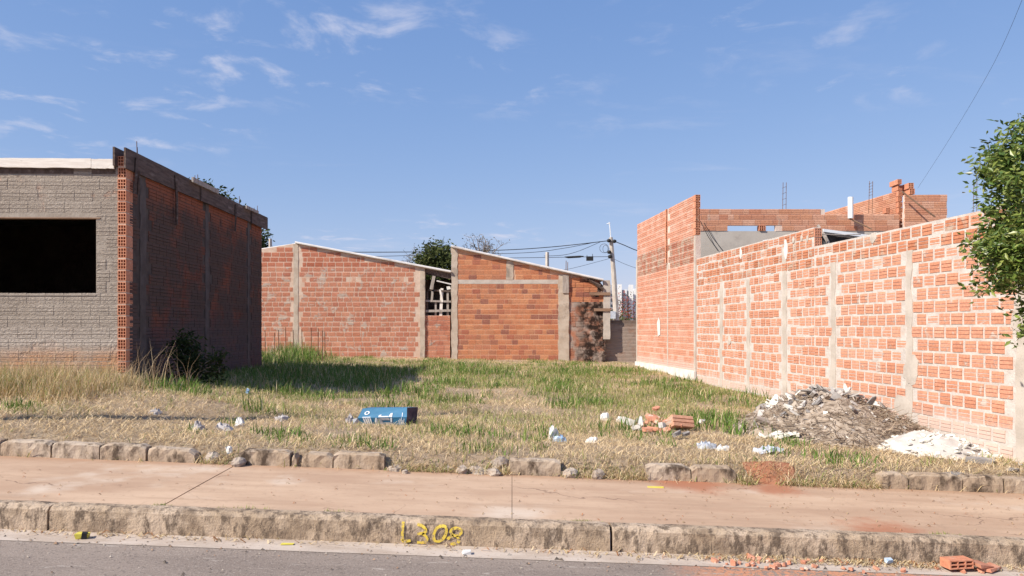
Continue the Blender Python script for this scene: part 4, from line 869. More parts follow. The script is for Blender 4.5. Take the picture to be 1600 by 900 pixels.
tower('distant apartment tower with a tall white slab next to the orange house wall', 979, 990, 454, 440, 'tower_grey', [(982, 989, 445), (975.5, 979, 452)])
tower('pale distant apartment tower half hidden by the orange house wall', 990.6, 1004, 451, 450, 'tower_white', [])
tower('grey distant apartment tower between the shed post and the utility pole', 953, 959.5, 451, 460, 'tower_grey', [])

# utility pole and its cables
DP = 36.0
pole = thing('utility_pole', 'leaning grey concrete utility pole behind the low wall', 'pole', tuple(P(966, 540, DP)))
mb = MB(); mb.tube([P(966, 545, DP), P(963, 498, DP), P(959, 430, DP), P(954.5, 371, DP)], [.15,.135,.115,.09], 8); mb.build('shaft', M['concrete_pale'], pole, world=True)
mb = MB(); mb.tube([P(954.5, 374, DP), P(953.5, 360, DP), P(952, 347, DP)], .028, 5); mb.tube([P(948, 350, DP), P(953.5, 348.5, DP)], .022, 4); mb.build('antenna', M['metal_edge'], pole, world=True)
for (px, py) in ((951.5, 376), (960, 377), (952, 394), (953, 401)):
    mb = MB(); p = P(px, py, DP-.15); mb.tube([p-Vector((.09,0,0)), p-Vector((.03,0,.0)), p+Vector((.03,0,0)), p+Vector((.09,0,0))], [.05,.085,.085,.05], 8); mb.build('insulator', M['cable'], pole, world=True)
mb = MB(); mb.tube([P(944+7*math.cos(a), 388+7*math.sin(a), DP-.1) for a in np.linspace(0, 6.28, 20)], .010, 3, False); mb.tube([P(946+4*math.cos(a), 389+6*math.sin(a), DP-.1) for a in np.linspace(0, 6.28, 20)], .010, 3, False); mb.build('cable_loop', M['cable'], pole, world=True)
mb = MB(); p = P(958, 492, DP-.2); mb.obox(p, (.22,.12,.35)); mb.build('meter_box', M['sheet_pale'], pole, world=True)
def cable(label, pts, r=0.022, name='cable'):
    q = [P(*p) for p in pts]; fine = []
    for i in range(len(q)-1):
        p0, p1, p2, p3 = q[max(i-1,0)], q[i], q[i+1], q[min(i+2,len(q)-1)]
        for k in range(6):
            t = k/6; fine.append(0.5*((2*p1)+(p2-p0)*t+(2*p0-5*p1+4*p2-p3)*t*t+(3*p1-p0-3*p2+p3)*t**3))
    fine.append(q[-1]); mb = MB(); mb.tube(fine, r*.62, 5); return tag(mb.build(name, M['cable'], loc=tuple(q[-1])), label, 'cable', 'overhead cables')
cable('topmost black cable running left from the head of the utility pole', [(952,376,DP),(860,386,DP),(760,391.5,DP),(560,394,DP),(300,390,DP)], .030)
cable('second cable from the top sagging left of the utility pole', [(930,378.5,DP),(880,388,DP),(820,395,DP),(690,398,DP),(560,401,DP),(300,404,DP)], .020)
cable('short cable sagging from the pole head to the lower line', [(938,378,DP),(905,392,DP),(880,398.5,DP),(850,400,DP)], .018)
cable('lower cable passing level behind the shed roof with a thick splice', [(953,401,DP),(905,401.5,DP),(800,403,DP),(690,404,DP),(560,412,DP),(300,420,DP)], .020)
cable('thin cable falling from the pole to the shed roof', [(952,404,DP),(930,410,DP),(890,420,DP),(840,428,DP)], .013)
cable('dark cable from the pole head to the orange house on the right', [(960,377,DP),(975,383,DP),(1000,393,DP),(1060,410,DP)], .032)
cable('thin faint cable below it right of the utility pole', [(958,404,DP),(975,412,DP),(1000,421,DP),(1060,440,DP)], .013)
cable('service wire crossing the sky at the upper right down to the brick house', [(1434,294,21.4),(1478,226,18),(1530,140,15),(1574,55,12.5),(1640,-110,9.5)], .0042)
tag(MB().tube([P(882,401.5,DP-.05), P(888,402,DP-.05), P(906,401,DP-.05), P(912,400.5,DP-.05)], [.02,.055,.055,.02], 6).build('cable_splice', M['cable'], loc=tuple(P(895,402,DP))), 'thick black cable splice hanging level in the air left of the utility pole', 'splice')
mb = MB(); p = P(921.5, 404, DP-.05); mb.obox(p, (.32,.14,.2)); mb.tube([p+Vector((-.13,0,.1)), p+Vector((-.13,0,.17))], .012, 4); mb.tube([p+Vector((.13,0,.1)), p+Vector((.13,0,.22))], .012, 4)
tag(mb.build('junction_box', M['cable'], loc=tuple(p)), 'small black junction box hanging on the cable left of the utility pole', 'junction box')
for (lab, px, y0_, y1_, d, r_) in (('short grey concrete post sticking up behind the shed roof', 855, 394, 430, 29.5, .075), ('small grey post above the left shed beside the house corner', 422.5, 373, 400, 29.5, .07)):
    a, b = P(px, y1_, d), P(px, y0_, d); mb = MB(); mb.tube([(a.x,d,.4), (a.x,d,a.z), b], [r_,r_,r_*.9], 4); tag(mb.build('post', M['concrete_pale'], loc=(a.x,d,.4)), lab, 'post')
rb = thing('rebar_stakes', 'thin steel bars sticking up behind the orange shed roof', 'rebar', (XB(884), 27.2, .5)); mb = MB()
for px in (884, 886.5): mb.tube([P(px, 440, 27.2), P(px+.6, 410+R.uniform(-3,3), 27.2)], .012, 4)
mb.build('rebar', M['rebar'], rb, world=True)
rs = thing('rebar_stakes', 'row of rusty upright steel bars in the grass before the left shed', 'rebar', (-6.4, 21.5, .55))
for i, px in enumerate((415, 429, 436, 447, 459, 472, 486, 497, 504, 508)):
    mb = MB(); a = P(px, 560, 21.5-(i % 3)*.5); mb.tube([(a.x, a.y, float(G(a.x,a.y))-.1), (a.x+R.uniform(-.02,.02), a.y, CH+(CY-513-R.uniform(-2,7))/F*a.y)], .011, 5); mb.build('bar', M['rebar'], rs, world=True)
# street pole left of the frame; its shadow crosses the front of the lot
mb = MB(); zp = float(S(-6.9))+.19; mb.tube([(-6.9,6.55,zp-.2), (-6.9,6.55,zp+3), (-6.9,6.55,zp+6.6)], [.095,.08,.06], 10)
tag(mb.build('street_pole', M['concrete_pale'], loc=(-6.9,6.55,zp)), 'concrete street pole just beyond the left edge, casting the thin shadow over the grass', 'pole')

# ------------------------------------------------------------------ rubble and litter
def frag_mesh(name, mat, seed, flat=0.25, n=7):
    """an irregular broken slab"""
    r = random.Random(seed); a = sorted(r.uniform(0, 6.28) for _ in range(n)); a = [k*6.283/n + r.uniform(-.3,.3) for k in range(n)]
    top = [(math.cos(q)*r.uniform(.6,1)*.5, math.sin(q)*r.uniform(.5,1)*.4, flat*.5*r.uniform(.7,1.2)) for q in a]; bot = [(x*r.uniform(.8,1.1), y*r.uniform(.8,1.1), -flat*.5*r.uniform(.7,1.2)) for x, y, _ in top]
    mb = MB(); mb.add(top+bot, [tuple(range(n)), tuple(range(2*n-1,n-1,-1))]+[(k, n+k, n+(k+1)%n, (k+1)%n) for k in range(n)]); return mb.mesh(name, mat)
def rot(r=R, amt=1.0): return Euler((r.uniform(-1,1)*amt, r.uniform(-1,1)*amt, r.uniform(0,6.28))).to_matrix().to_4x4()
def mound(name, mat, parent, c, rx, ry, h, seed, power=1.6, n=40, jit=.05):
    g = np.linspace(-1.15, 1.15, n); X, Y = np.meshgrid(g, g); rr = np.sqrt(X*X+Y*Y); gx, gy = c[0]+X*rx, c[1]+Y*ry
    hh = h*np.clip(1-rr**power, -0.25, 1)*(0.75+0.5*fbm(X*2+seed, Y*2, seed)) + jit*(fbm(gx*6, gy*6, seed+3)-.5)
    Z = G(gx, gy) + np.where(rr < 1.0, hh, -0.06)
    id_ = np.arange(n*n).reshape(n, n); a, b, c2, d2 = id_[:-1,:-1].ravel(), id_[:-1,1:].ravel(), id_[1:,1:].ravel(), id_[1:,:-1].ravel()
    V = np.stack([gx.ravel(), gy.ravel(), Z.ravel()], 1)-np.array(parent.location if parent else (0,0,0)); me = npmesh(name, V, np.concatenate([np.stack([a,b,c2],1), np.stack([a,c2,d2],1)]), mat)
    me.polygons.foreach_set('use_smooth', [True]*len(me.polygons)); f = lambda x, y: float(G(x,y)) + max(0, h*(1-(((x-c[0])/rx)**2+((y-c[1])/ry)**2)**(power/2)))*.95
    return link(name, me, parent), f
M['debris_earth'] = plain('debris_earth', (0.30,0.235,0.18), (0.44,0.36,0.29), 9, bumps=30, bd=.03, c3=(0.20,0.15,0.115), s3=(.5,.6,14))
pile = thing('rubble_pile', 'grey heap of broken roofing, mortar and dry twigs against the boundary wall', 'rubble pile', (3.95, 9.6, float(G(3.95, 9.6))))
_, hf = mound('earth_mound', M['debris_earth'], pile, (3.95, 9.55), 1.22, 1.15, .50, 3)
fg = [frag_mesh('fragment', M['frag_grey'], 1, .07), frag_mesh('fragment', M['frag_pale'], 2, .08), frag_mesh('fragment', M['chip_white'], 3, .10), frag_mesh('fragment', M['frag_grey'], 4, .10), frag_mesh('fragment', M['stone'], 5, .35), frag_mesh('fragment', M['frag_grey'], 6, .06), frag_mesh('fragment', M['stone'], 7, .12), frag_mesh('fragment', M['frag_pale'], 8, .16)]
fr = random.Random(4)
for i in range(330):
    a = fr.uniform(0, 6.28); q = fr.random()**.7; x, y = 3.95+math.cos(a)*q*1.15, 9.55+math.sin(a)*q*1.1
    topz = hf(x, y); big_ = (x < 4.3 and hf(x,y)-float(G(x,y)) > .24)
    s_ = fr.uniform(.08,.22) if big_ else fr.uniform(.03,.10)
    link('fragment', fr.choice(fg), pile, Matrix.Translation(Vector((x, y, topz+s_*.12))-pile.location) @ rot(fr, .8 if big_ else .9) @ Matrix.Diagonal((s_, s_*fr.uniform(.35,.8), s_, 1)))
for i in range(110):     # roofing shards jumbled on the crown
    x, y = fr.gauss(3.82, .40), fr.gauss(9.6, .35); s_ = fr.uniform(.07,.30)
    link('fragment', fg[fr.choice((0,1,2,3,3,5,6,6,7))], pile, Matrix.Translation(Vector((x, y, max(hf(x,y), float(G(x,y)))+fr.uniform(.02,.10)))-pile.location) @ rot(fr, 1.0) @ Matrix.Diagonal((s_, s_*fr.uniform(.35,.8), s_, 1)))
for i in range(9):       # a line of white plaster lumps on the near left flank
    x, y = 2.82+i*.055+fr.uniform(-.04,.04), 8.80+fr.uniform(-.1,.12); s_ = fr.uniform(.1,.2); link('plaster_lump', frag_mesh('plaster_lump', M['frag_pale'] if i % 3 == 0 else M['chip_white'], 70+i, .22, 9), pile, Matrix.Translation(Vector((x, y, max(hf(x,y), float(G(x,y)))+s_*.15))-pile.location) @ rot(fr, .5) @ Matrix.Diagonal((s_, s_*fr.uniform(.5,1), s_, 1)))
def sticks(n, fpos, lmin, lmax, r0, cols, seed, el=(-.3, .5)):
    g = np.random.default_rng(seed); V = []; T = []; C = []; off = 0
    for i in range(n):
        x, y, z = fpos(g); a = g.uniform(0, 6.283); e = g.uniform(*el); L = g.uniform(lmin, lmax); p = np.array([x, y, z]); d = np.array([math.cos(a)*math.cos(e), math.sin(a)*math.cos(e), math.sin(e)])
        pts = [p, p+d*L*.5+g.normal(0, .06*L, 3), p+d*L+g.normal(0, .12*L, 3)]; s = np.cross(d, [0,0,1.0]); s /= np.linalg.norm(s)+1e-6; u = np.cross(s, d); rr = [r0, r0*.8, r0*.4]
        for q, w_ in zip(pts, rr): V += [q+s*w_, q-s*w_*.5+u*w_*.87, q-s*w_*.5-u*w_*.87]
        for k in range(2):
            for m_ in range(3): b0, b1 = off+k*3+m_, off+k*3+(m_+1) % 3; T += [(b0, b1, b1+3), (b0, b1+3, b0+3)]
        off += 9; c_ = np.array(cols[g.integers(0, len(cols))])*g.uniform(.7,1.2); C += [c_]*9
    return np.array(V), np.array(T), np.array(C)
def onpile(g):
    a = g.uniform(0, 6.283); q = g.random()**.6; x, y = 4.05+math.cos(a)*q*1.2, 9.45+math.sin(a)*q*1.15; return x, y, max(hf(x,y), float(G(x,y)))+g.uniform(0, .05)
TW = [(0.34,0.25,0.18),(0.45,0.35,0.26),(0.22,0.16,0.12),(0.55,0.44,0.33)]
V, T, C = sticks(2800, onpile, .04, .17, .0045, TW, 8); tag(link('twigs', npmesh('twigs', V-np.array(pile.location), T, M['grass'], C), pile), kind='stuff')
wp = thing('plaster_heap', 'low heap of bright white plaster chips in front of the rubble pile', 'rubble pile', (4.62, 8.5, float(G(4.62, 8.5))))
_, hw_ = mound('chip_bed', M['frag_pale'], wp, (4.62, 8.48), .62, .52, .20, 6, jit=.06)
ch = [frag_mesh('chip', M['chip_white'], 20+k, .16) for k in range(5)] + [frag_mesh('chip', M['frag_grey'], 30, .16), frag_mesh('chip', M['frag_pale'], 31, .2)]
for i in range(290):
    a = fr.uniform(0, 6.28); q = fr.random()**.55; x, y = 4.62+math.cos(a)*q*.72, 8.48+math.sin(a)*q*.56; s_ = fr.uniform(.03,.13)
    link('chip', ch[fr.randrange(5)] if fr.random() < .72 else ch[fr.choice((5,6,6))], wp, Matrix.Translation(Vector((x, y, max(hw_(x,y), float(G(x,y))+.0)+s_*.08))-wp.location) @ rot(fr, .6) @ Matrix.Diagonal((s_, s_*fr.uniform(.5,1), s_, 1)))
# slate-grey tile pieces by the right kerb
for i, (lab, px, py, d, sx, m_) in enumerate([('long dark broken tile lying beside the wall foot at far right',1530,738,7.75,.42,'frag_grey'),('dark flat tile lying on top of the right kerb blocks',1493,741,7.2,.26,'frag_grey'),('small dark tile piece by the right photo edge',1582,742,7.4,.2,'frag_grey'),
        ('pale pebble-like mortar piece at the right edge of the lot',1594,728,7.6,.12,'frag_pale'),('grey mortar block below the white plaster heap',1515,724,7.9,.2,'frag_pale')]):
    x = (px-CX)/F*d; tag(link('tile_fragment', frag_mesh('tile_fragment', M[m_], 90+i, .14), None, Matrix.Translation((x, d, float(G(x,d))+.02+(.02 if i == 1 else 0))) @ Euler((.1,.05,.3*i)).to_matrix().to_4x4() @ Matrix.Diagonal((sx, sx*.7, sx*.7, 1))), lab, 'rubble', 'tile pieces by the wall')
# small heap of broken bricks in the middle
bh_ = thing('brick_rubble', 'small heap of broken orange bricks and mortar lumps lying in the grass', 'rubble', (1.95, 9.05, float(G(1.95,9.05))))
bf = [frag_mesh('brick_piece', M['frag_brick'], 40+k, .32) for k in range(4)]+[frag_mesh('mortar_lump', M['frag_pale'], 46, .5), frag_mesh('mortar_lump', M['frag_grey'], 47, .4)]
for (px, py, sx, k, tz) in [(985,666,.26,4,.0),(1003,668,.22,0,.1),(1000,661,.2,4,.1),(1018,660,.3,1,.5),(1027,655,.2,0,.2),(1022,674,.25,0,.0),(1010,676,.22,1,.0),(1035,672,.24,4,.1),(1034,666,.3,2,.2),(1046,668,.3,3,.3),(1055,664,.24,1,.2),(1050,660,.18,2,0),
        (1097,663,.16,4,.1),(1058,682,.18,5,.0),(1072,681,.14,5,.0),(992,672,.18,4,0),(1014,665,.2,3,.3),(1042,675,.2,2,.1),(1025,647,.18,1,.2),(1063,669,.2,0,.2)]:
    d = 1.25*F/(py+5-CY); x = (px-CX)/F*d; link(bf[k].name.split('.')[0], bf[k], bh_, Matrix.Translation(Vector((x, d, float(G(x,d))+.05+fr.uniform(0,.05)))-bh_.location) @ rot(fr, .4) @ Matrix.Diagonal((sx*.85, sx*.68, sx*.6, 1)))
p = P(1068, 661, 9.3); link('brick', BM['brick_new'][0], bh_, Matrix.Translation(Vector((p.x, 9.3, float(G(p.x,9.3))+.12))-bh_.location) @ Euler((-.5,.12,.35)).to_matrix().to_4x4() @ Matrix.Diagonal((1.2,2,1,1)))
# red earth spill at the kerb
rd = thing('earth_heap', 'small smooth heap of red earth at a gap in the broken kerb', 'earth heap', (2.40, 7.15, .3))
mound('earth', M['soil_red'], rd, (2.42, 7.24), .24, .24, .045, 8, 1.0, 30, .05)
# crumpled paper, bags, foil
def crumple(name, lab, cat, px, py, d, sx, sy, sz, mat, seed, group=None):
    sx *= .85; sy *= .85; sz *= .75; r = random.Random(seed); n, k = 9, 6; x = (px-CX)/F*d; z0 = float(G(x, d)) if d > 7.1 else float(S(x))+.2; vs = []; fs = []
    for i in range(k+1):
        ph = math.pi*.5*i/k
        for j in range(n): a = 6.283*j/n; q = r.uniform(.6,1.15); vs.append((math.cos(a)*math.cos(ph)*sx/2*q, math.sin(a)*math.cos(ph)*sy/2*q, max(-.01, math.sin(ph)*sz*r.uniform(.55,1.2)) + (r.uniform(-.02,.04) if i else -.02)))
    for i in range(k):
        for j in range(n): fs.append((i*n+j, i*n+(j+1)%n, (i+1)*n+(j+1)%n, (i+1)*n+j))
    fs.append(tuple(k*n+j for j in range(n))); mb = MB(); mb.add(vs, fs); return tag(link(name, mb.mesh(name, M[mat]), None, Matrix.Translation((x, d, z0+.005))), lab, cat, group)
crumple('paper_scrap', 'upright crumpled white paper in the straw near the middle kerb block', 'litter', 864, 685, 8.4, .16, .14, .17, 'paper', 1, 'scraps of litter')
crumple('plastic_scrap', 'blue and white plastic wrapper just below the upright crumpled paper', 'litter', 875, 690, 8.2, .22, .12, .05, 'plastic_blue', 2, 'scraps of litter')
crumple('paper_scrap', 'larger crumpled white scrap in the grass behind the brick heap', 'litter', 946, 644, 10.3, .17, .13, .10, 'paper', 3, 'scraps of litter')
crumple('paper_scrap', 'smaller white scrap right behind the left end of the brick heap', 'litter', 969, 647, 10.2, .13, .1, .06, 'paper', 4, 'scraps of litter')
crumple('paper_scrap', 'small white scrap lying on top of the brick heap', 'litter', 1001, 657, 9.25, .09, .08, .2, 'paper', 5, 'scraps of litter')
crumple('plastic_scrap', 'pale blue plastic sheet on the straw right of the brick heap', 'litter', 1103, 699, 8.0, .26, .12, .05, 'sheet_pale', 6, 'scraps of litter')
crumple('plastic_scrap', 'faint white wrapper on the straw left of the pale blue sheet', 'litter', 1128, 702, 7.95, .2, .08, .03, 'paper', 7, 'scraps of litter')
crumple('plastic_scrap', 'wide flat grey-blue plastic sheet in front of the rubble pile', 'litter', 1200, 704, 7.9, .42, .26, .06, 'sheet_pale', 8, 'scraps of litter')
crumple('paper_scrap', 'white scrap on bare ground left of the rubble pile', 'litter', 1133, 643, 10.4, .16, .12, .05, 'paper', 9, 'scraps of litter')
crumple('bag', 'pale stone-coloured crumpled bag behind the left kerb gap', 'litter', 310, 686, 8.1, .17, .14, .09, 'bag_grey', 10, 'scraps of litter')
crumple('bag', 'flat grey-brown crumpled bag with dark underside above the kerb gap', 'litter', 350, 684, 8.15, .26, .14, .06, 'bag_grey', 11, 'scraps of litter')
crumple('paper_scrap', 'torn white scrap right behind the flat grey-brown bag', 'litter', 374, 676, 8.4, .16, .1, .09, 'paper', 12, 'scraps of litter')
crumple('bag', 'mauve-grey plastic bag lying on the dry grass below the shaded patch', 'litter', 441, 661, 8.9, .22, .16, .06, 'bag_grey', 13, 'scraps of litter')
crumple('bag', 'grey flattened bag left of the pale crumpled one on the left straw', 'litter', 243, 666, 8.6, .2, .14, .04, 'bag_grey', 14, 'scraps of litter')
crumple('paper_scrap', 'bright white scrap inside the left kerb gap', 'litter', 358, 708, 7.2, .07, .06, .03, 'paper', 15, 'scraps of litter')
crumple('paper_scrap', 'thin white strip of paper on the straw left of the brick heap', 'litter', 925, 692, 8.2, .2, .1, .03, 'paper', 16, 'scraps of litter')
crumple('bag', 'pale plastic bag by the left end of the blue box', 'litter', 547, 657, 9.1, .12, .1, .10, 'bag_grey', 17, 'scraps of litter')
crumple('plastic_scrap', 'bright blue scrap in the green grass at the shadow edge', 'litter', 387, 609, 11.2, .08, .08, .05, 'plastic_blue', 18, 'scraps of litter')
# stones in the kerb gaps
for i, (lab, px, py, d, s_) in enumerate([('round brown concrete lump right of the left kerb row',616,736,7.08,.21),('rough concrete block remnant in the middle kerb gap',745,734,7.1,.22),('small stone at the left of the middle kerb gap',700,727,7.15,.13),('flat brown stone left of the rough block remnant',722,737,7.05,.14),
        ('angular stone chunk in the left kerb gap',333,714,7.15,.2),('dark rounded stone at the right side of the left kerb gap',372,727,7.0,.15),('small stone lump right of the rough block remnant',772,742,7.0,.13),('low broken stub of a kerb block left of the middle block',780,722,7.2,.2),('broken stone stub right of the middle kerb block',892,742,7.05,.16),('earth-brown stone in the gap before the pair of kerb blocks',935,746,7.05,.16),
        ('small white-grey cobble beside the round concrete lump',633,747,6.95,.07),('flat pale stone slab on edge in the middle gap',765,739,7.05,.1)]):
    x = (px-CX)/F*d; mb = MB(); r = random.Random(200+i); n, k = 9, 6; vs = []; fs = []
    for a in range(k+1):
        ph = math.pi*(a/k-.5)
        for j in range(n): q = r.uniform(.82,1.12); t = 6.283*j/n; vs.append((math.cos(t)*math.cos(ph)*.5*q, math.sin(t)*math.cos(ph)*.4*q, math.sin(ph)*.36*q))
    for a in range(k):
        for j in range(n): fs.append((a*n+j, a*n+(j+1)%n, (a+1)*n+(j+1)%n, (a+1)*n+j))
    mb.add(vs, fs); zg = float(S(x))+.2 if d < 7.06 else float(G(x, d, False))-.07
    tag(link('stone', mb.mesh('stone', M['stone']), None, Matrix.Translation((x, d, zg+s_*.2)) @ Euler((r.uniform(-.2,.2),r.uniform(-.2,.2),r.uniform(0,3))).to_matrix().to_4x4() @ Matrix.Scale(s_, 4)), lab, 'stone', 'stones in the kerb gaps')
# blue carton
bx_ = thing('carton', 'crushed bright blue cardboard box with white print lying in the dry grass', 'box', (-1.5, 9.05, float(G(-1.5,9.05))-.01), -.06)
mb = MB(); W2, Hh, Dd = .27, .205, .20
fvs = [(-W2-.01,0,0),(W2-.02,-.01,0),(W2+.0,-.035,.10),(-W2-.045,-.03,.085),(W2-.01,.03,Hh),(-W2+.0,.02,Hh-.015),(W2+.07,Dd,0),(W2+.09,Dd,Hh-.01),(-W2+.04,Dd+.02,0),(-W2+.05,Dd+.02,Hh-.02)]
mb.add(fvs, [(0,1,2,3),(3,2,4,5),(5,4,7,9),(0,3,5,9,8)]); mb.build('panel', M['box_blue'], bx_)
mb = MB(); mb.add([(W2-.02,-.01,0),(W2+.07,Dd,0),(W2+.09,Dd,Hh-.01),(W2-.01,.03,Hh),(W2,-.035,.10)], [(0,1,2,3,4)]); mb.add([(-W2+.04,Dd+.02,0),(W2+.07,Dd,0),(W2+.09,Dd,Hh-.01),(-W2+.05,Dd+.02,Hh-.02)],[(0,1,2,3)][::1]); mb.build('end_flap', M['box_dark'], bx_)
mb = MB(); mb.add([(-W2-.045,-.032,.085),(-W2-.012,-.004,.0),(-W2-.10,-.05,.0),(-W2-.11,-.02,.07)], [(0,2,1),(0,3,2)]); mb.build('torn_flap', M['print_grey'], bx_)
def onface(u, v):      # u 0..1 along, v 0..1 up over the creased front
    lo0, lo1, m1, m0, t1, t0 = (Vector(fvs[k]) for k in (0,1,2,3,4,5))
    if v < .47: t = v/.47; return lo0.lerp(lo1,u).lerp(m0.lerp(m1,u), t)+Vector((0,-.004,0))
    t = (v-.47)/.53; return m0.lerp(m1,u).lerp(t0.lerp(t1,u), t)+Vector((0,-.004,.001))
def printed(name, polys, mt):
    mb = MB()
    for pl in polys: mb.add([onface(u, v) for u, v in pl], [tuple(range(len(pl)))])
    mb.build(name, M[mt], bx_)
ring_ = []
for k in range(14):
    a0, a1 = 6.283*k/14, 6.283*(k+1)/14; f = lambda a, r_: (.15+math.cos(a)*.055*r_, .74+math.sin(a)*.11*r_); ring_.append([f(a0,.55), f(a0,1), f(a1,1), f(a1,.55)][::-1])
printed('print_ring', ring_, 'print_white')
printed('print_block', [[(.10+q*.045, .05), (.13+q*.045, .05), (.13+q*.045, .45), (.10+q*.045, .45)] for q in range(4)]+[[(.09,.48),(.26,.48),(.26,.52),(.09,.52)]], 'print_white')
printed('print_picture', [[(.33,.06),(.70,.06),(.70,.18),(.33,.18)],[(.36,.18),(.50,.18),(.46,.44),(.38,.40)],[(.44,.30),(.66,.30),(.64,.45),(.46,.45)]], 'print_grey')
printed('print_outline', [[(.42,.49),(.47,.49),(.47,.64),(.42,.60)],[(.47,.49),(.62,.49),(.62,.55),(.47,.55)],[(.62,.50),(.70,.48),(.70,.72),(.66,.70)],[(.665,.2),(.70,.2),(.70,.45),(.665,.45)],[(.33,.19),(.36,.19),(.39,.46),(.36,.46)]], 'print_white')
printed('print_bars', [[(.83+q*.028,.04),(.845+q*.028,.04),(.845+q*.028,.3+.08*(q%3)),(.83+q*.028,.3+.08*(q%3))] for q in range(5)]+[[(.90,.50),(.915,.50),(.915,.72),(.90,.72)]], 'print_white')
# things on pavement and in the gutter
x = (1025-CX)/F*6.75; tag(MB().obox((x, 6.75, float(S(x))+.2), (.15,.035,.01), (0,0,-.05), .15).build('plastic_strip', M['yellow'], loc=(x,6.75,float(S(x))+.2)), 'bright yellow plastic strip lying on the pavement by the kerb pair', 'litter')
hb = thing('brick_piece', 'broken orange hollow brick lying in the gutter at lower right', 'brick', (3.12, 5.27, float(S(3.12))+.055), .16)
link('brick_end', hollow_mesh(M['brick_hollow'], .18, .06, .10, 3, 2, .009), hb, Matrix.Translation((-.06,-.03,0))); mb = MB(); mb.obox((.10,.0,-.015), (.13,.1,.022), (.1,.2,.3), .2); mb.obox((.17,.0,-.04), (.17,.08,.018), (.05,0,.5), .3); mb.build('brick_shard', M['frag_brick'], hb)
gb = [frag_mesh('brick_crumb', M['frag_brick'], 60+k, .35) for k in range(3)]
gt = thing('brick_crumbs', 'scattered orange brick crumbs in the gutter right of the lettering', 'rubble', (1.75, 5.3, -.06))
for i in range(60):
    x = fr.gauss(1.75, .28) if i < 40 else fr.uniform(1.2, 3.6); y = fr.uniform(5.16, 5.39) if i < 45 else fr.uniform(4.8,5.3); s_ = fr.uniform(.02,.075); link('brick_crumb', fr.choice(gb), gt, Matrix.Translation(Vector((x,y,float(S(x))+s_*.15))-gt.location) @ rot(fr,.4) @ Matrix.Scale(s_,4))
tag(MB().obox((-2.95,5.28,float(S(-2.95))+.018),(.08,.05,.034),(.1,.1,.3),.3).build('wrapper', M['yellow'], loc=(-2.95,5.28,float(S(-2.95)))), 'crumpled black and yellow wrapper in the left gutter', 'litter')
tag(MB().obox((-2.93,5.262,float(S(-2.95))+.02),(.034,.036,.04),(.1,.1,.3),.2).build('wrapper', M['cable'], loc=(-2.93,5.262,float(S(-2.95)))), 'small black piece stuck on the yellow wrapper in the left gutter', 'litter')
tag(MB().obox((-.31,5.24,float(S(-.3))+.012),(.05,.04,.025),(.1,.1,.3),.3).build('pebble', M['paper'], loc=(-.31,5.24,.0)), 'tiny white pebble in the gutter right of the lettering', 'pebble')
tag(MB().obox((-1.55,5.3,float(S(-1.55))+.006),(.09,.035,.006),(0,.05,.1),.2).build('leaf', M['yellow'], loc=(-1.55,5.3,float(S(-1.55)))), 'yellow fallen leaf in the gutter left of the lettering', 'leaf')
tag(MB().obox((2.62,5.34,float(S(2.62))+.03),(.05,.03,.03),(.2,.1,.3),.3).build('bottle_cap', M['plastic_blue'], loc=(2.62,5.34,float(S(2.62)))), 'small blue and white plastic piece at the kerb foot lower right', 'litter')

# ------------------------------------------------------------------ grass
def blades(x, y, h, wd, lean, col_, name, flat=None, zoff=None, lab='', seed=1):
    g = np.random.default_rng(seed); n = len(x); z = G(x, y) + (zoff if zoff is not None else 0)
    az = g.uniform(0, 6.283, n); el = lean; d = np.stack([np.cos(az), np.sin(az)], 1); s = np.stack([-np.sin(az), np.cos(az)], 1)
    tw = g.uniform(-1, 1, n)[:, None]; s = s*np.sqrt(1-0.5*tw**2)+d*tw*0.7
    b = np.stack([x, y, z-.008], 1)
    def at(t, bend):
        hor = np.sin(el*bend)*h*t; up = np.cos(el*bend)*h*t; return b+np.stack([d[:,0]*hor, d[:,1]*hor, up], 1)
    w3 = np.concatenate([s*wd[:,None]*.5, np.zeros((n,1))], 1); m_ = at(.55, .75); tp = at(1.0, 1.15)
    V = np.stack([b-w3, b+w3, m_-w3*.8, m_+w3*.8, tp], 1).reshape(-1, 3); i = np.arange(n)*5
    T = np.concatenate([np.stack([i,i+1,i+3],1), np.stack([i,i+3,i+2],1), np.stack([i+2,i+3,i+4],1)])
    me = npmesh(name, V, T, M['grass'], np.repeat(col_, 5, 0)); return tag(link(name, me), lab, 'grass', kind='stuff')
LUSH = [(3.7,13.6,1.15,.8),(3.1,15.5,.9,1.0),(.85,14.6,.75,2.0),(1.2,18.5,1.2,1.6),(-.8,17.6,1.3,1.5),(-1.2,15.0,.6,1.0),(-3.5,11.9,1.5,.6),(-4.5,10.35,.7,.35),(-2.35,14.0,.5,.6),(-2.6,16.6,.9,.6),(-4.3,14.8,1.0,2.4),(-3.2,16.4,.8,1.4),(-6.1,21.5,.9,2.6),(2.9,10.4,.5,.7),(3.2,8.9,.35,.2),(1.2,11.8,.6,.5),(2.4,20,1.2,1.5),(-1.5,21,1.2,1.2),(-6.6,8.3,.8,.25),(3.35,7.75,.5,.2),(-3.2,9.3,.5,.2),(-.2,7.9,.35,.2),(1.6,8.1,.2,.15),(-5.4,8.35,.4,.2),(-2.6,8.0,.3,.15)]
def lush(x, y):
    f = np.zeros_like(x)
    for (a, b, rx, ry) in LUSH: f = np.maximum(f, np.exp(-1.6*(((x-a)/rx)**2+((y-b)/ry)**2)))
    return f
